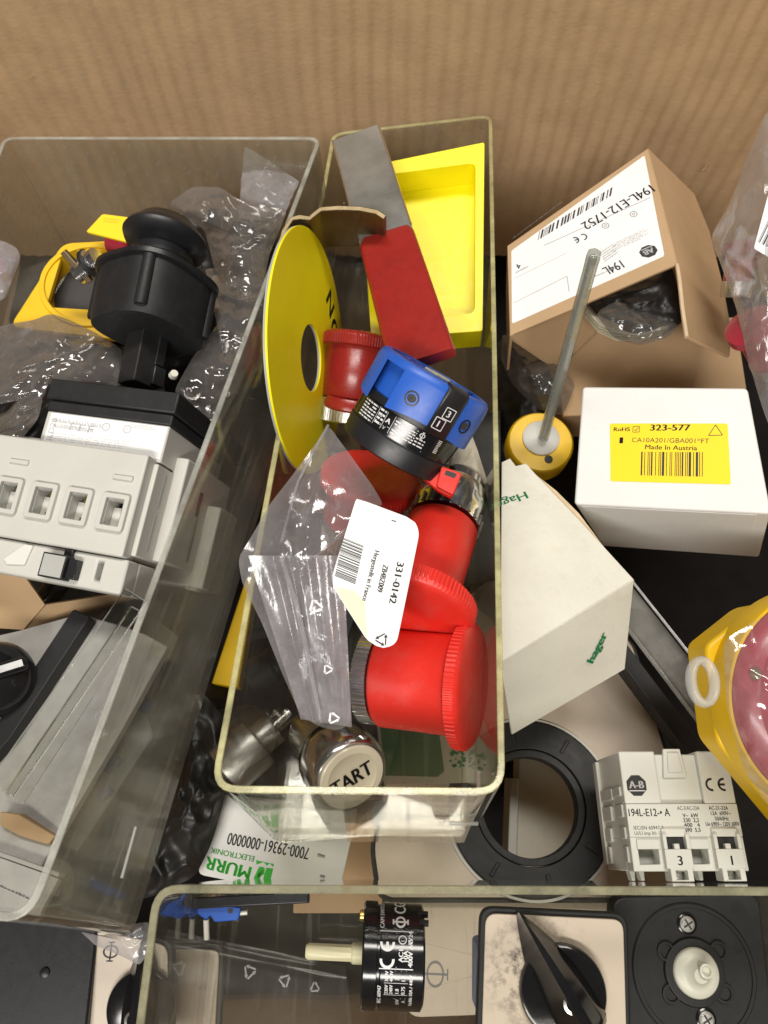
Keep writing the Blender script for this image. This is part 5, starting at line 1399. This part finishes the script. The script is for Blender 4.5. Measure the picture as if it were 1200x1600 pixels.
# white ring
fr = FN((1098,1065,246), (1,.1), (300,1150)); t = thing('nylon_ring', 'small milky white plastic ring against the corner of the yellow enclosure', 'ring', fr)
a_, b_ = mm(21,246), mm(33,246)
mb = MB(); n = 48; vs = []; fs = []
for i in range(n):
    an = 2*math.pi*i/n; e_ = (a_*math.cos(an), b_*math.sin(an)); 
    nx, ny = math.cos(an), math.sin(an)
    for j in range(12):
        bb = 2*math.pi*j/12; vs.append((e_[0]+1.5*math.cos(bb)*nx, e_[1]+1.5*math.cos(bb)*ny, 2.4*math.sin(bb)))
for i in range(n):
    for j in range(12): fs.append((i*12+j, ((i+1)%n)*12+j, ((i+1)%n)*12+(j+1)%12, i*12+(j+1)%12))
mb.add(vs, fs); mb.build('ring_body', M['milky'], t, ang=180)
# --- clear bag top right
t, bf = bag('clear_bag', 'tall clear bag with red parts and a white barcode label at the top right edge', 'plastic bag',
    [(1200,170,330),(1260,160,330),(1300,400,312),(1300,760,300),(1215,700,302),(1192,640,304),(1168,560,310),(1150,480,320),(1125,410,338),(1110,370,345),(1140,320,338),(1170,240,334)], (1200,450,302), 'film', 8, .05, 8, 25)
fr = FN((1190,365,303), (1,.2), (640,900)); t = thing('barcode_label', 'white barcode label on the tall clear bag at the right edge', 'label', fr)
mb = MB(); mb.prism(rpoly([fr.loc(*p) for p in ((1200,305),(1260,320),(1260,410),(1215,410),(1178,388))], .8, 2), -.2, 0); mb.build('paper', M['paper'], t)
ik = Ink(fr, .06); ik.barcode((1184,378),(1215,395),(1200,345),12,3); ik.build('barcode', M['ink'], t)
for i, (A, B, r_, lb_) in enumerate((((1152,440,345),(1158,400,342),9,'upper red button inside the tall clear bag'), ((1200,560,330),(1180,520,320),11,'lower red button inside the tall clear bag, cut by the photo edge'))):
    fr = FA(A, B); t = thing('mushroom_button', lb_, 'push button', fr, 'red buttons in the tall clear bag'); mb = MB(); mb.lathe([(r_*.7,0),(r_*.7,fr.L),(r_,fr.L+1),(r_,fr.L+5),(r_*.5,fr.L+7)], 48); mb.build('button_body', M['redfilm'], t, ang=40)
    mb = MB(); mb.lathe([(r_*.72,-7),(r_*.75,-6),(r_*.75,-.05)], 32); mb.build('collar', M['steel'], t, ang=40)
# small white piece under the right bottom of the white box


# ================================================================= THE BOTTOM BIN
# --- CE cam switch
fr = FA((660,1494,262), (566,1490,262)); L_ = fr.L; R_ = mm(74,262)
t = thing('cam_switch', 'small round black cam switch with white CE print and cream shaft', 'rotary switch', fr)
mb = MB(); mb.lathe([(R_*.9,0),(R_*.985,.8),(R_*.985,L_*.70),(R_*.94,L_*.72),(R_*.94,L_*.76),(R_*1.0,L_*.77),(R_*1.0,L_*.97),(R_*.96,L_)], 96); mb.build('black_body', M['black_g'], t, ang=35)
mb = MB(); mb.lathe([(3.4,L_-1),(3.4,L_+3.4),(2.9,L_+3.8),(2.9,L_+4)], 24); mb.lathe([(2.75,L_+4),(2.75,L_+19),(2.2,L_+20)], 10); mb.build('cream_shaft', M['ivory'], t, ang=35)
for a in (70,):
    mb = MB(); ra = math.radians(a); mb.lathe([(1.9,L_-.5),(1.9,L_+1.2),(1.4,L_+1.6)], 16, off=(R_*.74*math.cos(ra), R_*.74*math.sin(ra))); mb.build('screw', M['gold'], t, ang=35)
mb = MB()
for a in (38, 52):
    mb.T = Matrix.Rotation(math.radians(a), 4, 'Z'); mb.box(R_*.9, R_*1.0, -.7, .7, -1.2, 2)
mb.T = None; mb.build('lug', M['black_m'], t)
# orient: find angle of the photo-down direction
up = (P(613,1400,262)-P(613,1494,262)).normalized()
aup = math.atan2(up.dot(fr.Y), up.dot(fr.X))
sg = 1 if ((aup+math.pi) % (2*math.pi))-math.pi > 0 else -1
Rr = R_*.985+.05
# print: u runs up the photo round the body, v towards the back end (photo right)
def mp(u, v): a_ = sg*u/Rr; return (Rr*math.cos(a_), Rr*math.sin(a_), L_*.70-.8-v)
ik = Ink(None, 0, mp)
s_ = lambda py: math.asin(max(-1, min(1, (1494-py)/74)))*Rr
hx = lambda px: (px-607)*.227
def vt(st, py0, px, h, w=None, bold=0): ik.text(st, s_(py0), -0+hx(px), h, 0, width=w, bold=bold)
# v grows to the right of the photo, so text rows read upwards with their top to the left: mirror v
def mp2(u, v): return mp(u, hx(656)-v)
ik = Ink(None, 0, mp2); V_ = lambda px: hx(656)-hx(px)
ik.ce(s_(1501), V_(612.5), 5.0, 0, .17, 1.0)
for py in (1463, 1512): ik.line((s_(py), V_(601)), (s_(py), V_(651)), .28)
ik.line((s_(1510), V_(626)), (s_(1465), V_(626)), .26)
ik.phi(s_(1450), V_(632), 5.0, math.pi/2*0, .18)
ik.text('CG', s_(1438), V_(640), 4.0, bold=.15)
ik.text('CAM SWITCH', s_(1459), V_(607), 1.4, bold=.05)
ik.text('AC1', s_(1503), V_(636), 1.5, bold=.08); ik.text('10A', s_(1502), V_(643), 1.5, bold=.08); ik.text('400V AC', s_(1509), V_(650), 1.5, bold=.08); ik.text('W24', s_(1480), V_(650), 1.4, bold=.06)
ik.loop(s_(1474), V_(635), 1.1, 1.4); ik.text('1', s_(1476), V_(638), 1.3)
for i, v in enumerate((620, 625, 634, 641)): ik.line((s_(1550), V_(v)), (s_(1514), V_(v)), .14) if i else None
for py in (1530, 1545): ik.line((s_(py), V_(609)), (s_(py), V_(644)), .14)
for i, (a_, b_) in enumerate((('230V','240V'),)): pass
ik.text('1.8', s_(1543), V_(631), 1.2, bold=.05); ik.text('3', s_(1526), V_(631), 1.2, bold=.05); ik.text('0.75', s_(1544), V_(640), 1.2, bold=.05); ik.text('1.5', s_(1527), V_(640), 1.2, bold=.05)
ik.text('230V', s_(1544), V_(615), 1.1, bold=.05); ik.text('380V', s_(1528), V_(615), 1.1, bold=.05); ik.text('240V', s_(1544), V_(622), 1.1, bold=.05); ik.text('440V', s_(1528), V_(622), 1.1, bold=.05)
ik.text('IEC 60947', s_(1556), V_(605), 1.2, bold=.06); ik.text('Ue/Ith 10A / 440V', s_(1558), V_(651), 1.1, bold=.05)
ik.text('kW', s_(1557), V_(632), 1.2); ik.text('A', s_(1555), V_(641), 1.2)
ik.build('white_print', M['ink_w'], t)

# --- black rod and blue clip
fr = FA((290,1412,262), (483,1402,258)); t = thing('black_rod', 'slim black rod with a flat head at the back of the bottom bin', 'rod', fr)
mb = MB(); mb.box(-1.6,1.6,-1.8,1.8,3,fr.L); mb.build('shank', M['black'], t, bevel=.5)
mb = MB(); mb.box(-2,2,-3.2,3.2,0,3.2); mb.build('head', M['black'], t, bevel=.5)
fr = FN((340,1425,262), (1,.02), NAD); t = thing('blue_clip', 'small blue plastic clip with a thin pin below the black rod', 'clip', fr)
L = fr.loc
mb = MB(); mb.prism(rpoly([L(*p) for p in ((307,1413),(322,1410),(335,1414),(336,1403),(352,1402),(354,1415),(377,1418),(372,1438),(335,1441),(328,1430),(322,1438),(308,1428))], .5, 2), -4, 0)
mb.build('clip_body', M['blue'], t, bevel=.5)
mb = MB(); mb.prism([L(*p) for p in ((356,1419),(364,1419),(363,1427),(356,1427))], -.2, .05); mb.build('slot', M['dark_void'], t)
mb = MB(); mb.tube([Vector(L(320,1438)+(-2,)), Vector(L(319,1471)+(-4,))], 1.0, 10); mb.build('pin', M['nylon'], t)
mb = MB(); mb.tube([Vector(L(372,1428)+(-2,)), Vector(L(385,1427)+(-2,))], .9, 10); mb.build('stub', M['nylon'], t)

# --- rotary knob plate
def knob_plate(name, label, O, x, n, quad, kc, kr, ang, m='beige_s', back='black_m', group='beige switch plates with black knobs', ph=None, seg=True, full=True, scale=1.0, tilt=None):
    fr = FN(O, x, n); t = thing(name, label, 'rotary switch', fr, group)
    q = [fr.loc(*p) for p in quad]
    mb = MB(); mb.prism(rpoly(q, 4, 5), -1.2, 0); pt = mb.build('face_plate', M[m], t, bevel=.3)
    mb = MB(); mb.prism(rpoly(inset(q, -1.9) if sum(q[i][0]*q[(i+1)%4][1]-q[(i+1)%4][0]*q[i][1] for i in range(4)) > 0 else inset(q[::-1], -1.9), 5, 5), -6, -1.25); mb.build('base_frame', M[back], t, bevel=.6)
    if kc:
        c = fr.loc(*kc); r = mm(kr, O[2])
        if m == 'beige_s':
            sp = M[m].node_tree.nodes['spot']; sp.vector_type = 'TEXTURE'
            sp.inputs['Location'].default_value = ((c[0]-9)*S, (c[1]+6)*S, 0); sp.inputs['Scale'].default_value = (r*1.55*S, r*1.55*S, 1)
        mb = MB(); mb.lathe([(r*1.0,.02),(r*1.0,2.4),(r*.97,3.2),(r*.9,3.6),(r*.2,3.7)], 80, off=c); mb.build('knob_disc', M['black_g'], t, ang=35)
        # tapering grip with a pointed nose, sharp spine
        T = Matrix.Translation((c[0], c[1], 0)) @ Matrix.Rotation(ang, 4, 'Z'); mb = MB(); mb.T = T
        loops = []
        for i in range(25):
            s_ = i/24; X = r*(-1.05+3.0*s_)
            hw = r*.62*(1-max(0, (s_-.30)/.70)**1.7)*(min(1, s_/.08+.35))+.12
            hh = 3.2+(10.5)*(1-.55*max(0,(s_-.2)/.8)**1.5)*min(1, s_/.1+.5)
            loops.append([(X,-hw,1.2),(X,-hw*.95,hh*.30),(X,-hw*.62,hh*.62),(X,-hw*.25,hh),(X,hw*.10,hh),(X,hw*.40,hh*.62),(X,hw*.78,hh*.30),(X,hw,1.2)])
        mb.loft(loops); g = mb.build('grip', M['black_g'], t, ang=48)
        mb = MB(); mb.T = T
        mb.lathe([(3.0,9.0),(3.1,11.9),(2.1,12.2),(1.8,11.0)], 24, off=(-r*.12,0), cap0=False); mb.build('screw_hole', M['steel'], g, ang=35)
        mb = MB(); mb.T = T; mb.lathe([(1.9,10.0),(1.9,11.6)], 20, off=(-r*.12,0)); mb.build('hole', M['ink'], g)
    if ph:
        ik = Ink(fr, .07); p = fr.loc(*ph[:2]); ik.phi(p[0], p[1], mm(ph[2], O[2]), ph[3], .12, .75)
        if len(ph) > 4: ik.pline(ph[4], ph[5], .45)
        ik.build('position_mark', M['ink'], pt)
    return t, fr
t, fr = knob_plate('rotary_switch', 'rotary switch with smudged beige plate and pointed glossy black grip',
    (866,1500,262), (1,.02), (610,1250), ((759,1427),(974,1437),(980,1650),(752,1650)), (878,1548), 66, math.radians(121))
mb = MB(); mb.prism(rpoly([fr.loc(*p, -8) for p in ((747,1478),(790,1470),(790,1600),(747,1590))], 1.5, 3), -30, -6.05); mb.build('blue_body', M['blue'], t, bevel=.6)

# --- black square base with cream hub
fr = FN((1083,1512,272), (1,-.01), (600,1230))
t = thing('square_switch_base', 'black square switch base with a cream hub and two bright screws', 'switch base', fr)
L = fr.loc; c = L(1084,1518)
q = rpoly([L(*p) for p in ((957,1402),(1186,1396),(1215,1650),(962,1650))], 5, 5)
mb = MB(); mb.prism(q, -9, 0); mb.build('base', M['black_m'], t, bevel=.8, seg=3)
R_ = mm(96,272)
mb = MB(); mb.lathe([(R_,0.02),(R_,.5),(R_*.98,.9),(R_*.93,.9),(R_*.92,.4),(R_*.5,.4),(R_*.48,1.6),(R_*.44,1.8)], 96, off=c); mb.build('raised_disc', M['black_m'], t, ang=30)
mb = MB()
for a in (35,145,215,325): 
    ra = math.radians(a); mb = MB(); mb.lathe([(3.2,.42),(3.2,1.5),(2.4,1.55),(2.2,.8)], 24, off=(c[0]+R_*.52*math.cos(ra), c[1]+R_*.52*math.sin(ra)))
    mb.build('boss', M['black_m'], t, ang=30)
mb = MB()
for px, py, r_ in ((985,1430,2.6),(1154,1421,2.6),(1043,1443,1.4),(1153,1482,1.4),(1020,1553,1.4),(1136,1598,1.4)):
    mb = MB(); mb.lathe([(r_*1.1,-.3),(r_*1.1,.46 if r_ < 2 else .04)], 24, off=L(px,py))
    mb.build('screw_hole', M['ink'], t)
hub = MB(); r_ = mm(35,272); hub.lathe([(r_,.5),(r_,2.6),(r_*.93,3.3),(r_*.7,3.6),(r_*.5,4.2),(r_*.3,7)], 48, off=c); hub.lathe([(2.6,3.4),(2.4,8.6),(1.7,8.8),(1.5,7.4)], 24, off=(c[0]+1.5,c[1]+1.8)); hub.build('cream_hub', M['nylon'], t, ang=45)
for px, py in ((1072,1443),(1102,1592)):
    mb = MB(); p = L(px,py); mb.lathe([(3.6,.3),(3.6,1.1),(3.1,1.3),(3.0,.8)], 24, off=p, cap0=False); ho = mb.build('screw_seat', M['black_g'], t, ang=30)
    mb = MB(); mb.lathe([(2.7,.4),(2.7,1.5),(2.0,2.1),(.6,2.2)], 24, off=p); so_ = mb.build('screw', M['zinc'], ho, ang=30)
    mb = MB(); mb.T = Matrix.Translation((p[0],p[1],2.22)) @ Matrix.Rotation(.5,4,'Z'); mb.box(-1.9,1.9,-.3,.3,-.1,.03); mb.box(-.3,.3,-1.9,1.9,-.1,.04); mb.build('cross_slot', M['dark_void'], so_)

# --- under the bottom bin
fr = FN((660,1500,330), (1,.05), NAD); t = thing('beige_plate', 'large beige plate with faint ringed mark seen through the floor of the bottom bin', 'switch plate', fr)
L = fr.loc
mb = MB(); mb.prism(rpoly([L(*p) for p in ((600,1380),(1040,1380),(1040,1575),(640,1590),(610,1500))], 5, 4), -2, 0); mb.build('plate', M['beige'], t, bevel=.3)
ik = Ink(fr, .08); p = L(680,1522); ik.phi(p[0], p[1], 11, math.pi/2, .10, .75); ik.build('position_mark', M['ink_g'], t)
t, fr = knob_plate('rotary_switch', 'beige switch plate with ringed mark and black knob left of the bottom bin',
    (185,1540,300), (1,.02), NAD, ((146,1452),(262,1478),(262,1660),(108,1660)), (222,1572), 52, math.radians(92), 'beige', 'black_m', ph=(173,1487,26,0.0,(209,1500),(208,1518)))
t, fr = knob_plate('rotary_switch', 'beige switch plate with rounded corner seen dimly through the floor of the bottom bin',
    (310,1560,318), (1,.02), NAD, ((262,1484),(343,1484),(332,1680),(240,1680)), None, 50, 0, 'beige')
fr = FN((60,1520,300), (1,.1), (640,1300)); t = thing('black_enclosure', 'large black enclosure filling the bottom left corner under the left bin', 'enclosure', fr)
L = fr.loc
mb = MB(); mb.prism(rpoly([L(*p) for p in ((-120,1400),(152,1452),(122,1720),(-120,1720))], 3, 4), -24, 0); mb.build('housing', M['black'], t, bevel=1)
mb = MB(); p = L(70,1520); mb.lathe([(2,.02),(2,.5),(1.5,.8)], 24, off=p); mb.build('rivet', M['black'], t, ang=35)
bag('clear_bag', 'pleated end of a clear bag poking out under the front corner of the left bin', 'plastic bag',
    [(125,1455,276),(160,1462,275),(200,1445,272),(232,1440,270),(232,1490,268),(218,1508,268),(185,1492,270),(150,1478,273)], (190,1470,268), 'film_m', 2, .16, 2, 27, back=False, rnd=1)
# zip bag lying on the floor of the bottom bin
fr = FN((380,1500,285), (1,.02), (620,1290)); t = thing('zip_bag', 'flat empty zip bag with recycling marks on the floor of the bottom bin', 'plastic bag', fr)
mb = MB(); vs, fs = panelgrid([(228,1690,256),(560,1700,256),(540,1510,274),(262,1452,280)], fr, 50, 30, lambda u, v: .6*noise.noise(Vector((u*4,v*4,7)))+.9*math.exp(-((v-.93)/.03)**2))
mb.add(vs, fs); mb.build('film', M['film_s'], t, ang=180)
ik = Ink(fr, .0)
for (x, y, r_) in ((390,1518,12),(445,1532,11),(492,1543,9)):
    f9 = fr.loc(x, y, 3); 
    ik.z = 3.2; ik.recycle(f9[0], f9[1], mm(r_,275), .3+x, .22)
ik.build('recycling_mark', M['ink_l'], t)

# --- added black sheet on the box floor, stands in for shade in the gaps
fr = Fr((0,60,4), (1,0,0), (0,1,0), (0,0,1)); mb = MB(); vs = []; n = 60; m = 50
for j in range(m+1):
    for i in range(n+1):
        x = -300+610*i/n; y = -188+(545+14*noise.noise(Vector((i*.15,0,2))))*j/m; vs.append((x, y, 5+9*fold((x,y,0), .02, 3)))
mb.add(vs, [(j*(n+1)+i, j*(n+1)+i+1, (j+1)*(n+1)+i+1, (j+1)*(n+1)+i) for j in range(m) for i in range(n)])
lab(mb.build('gap_shade_sheet', M['deep_black'], None, fr, ang=180), 'added black crumpled sheet on the box floor, standing in for shade beneath everything', 'plastic sheet')
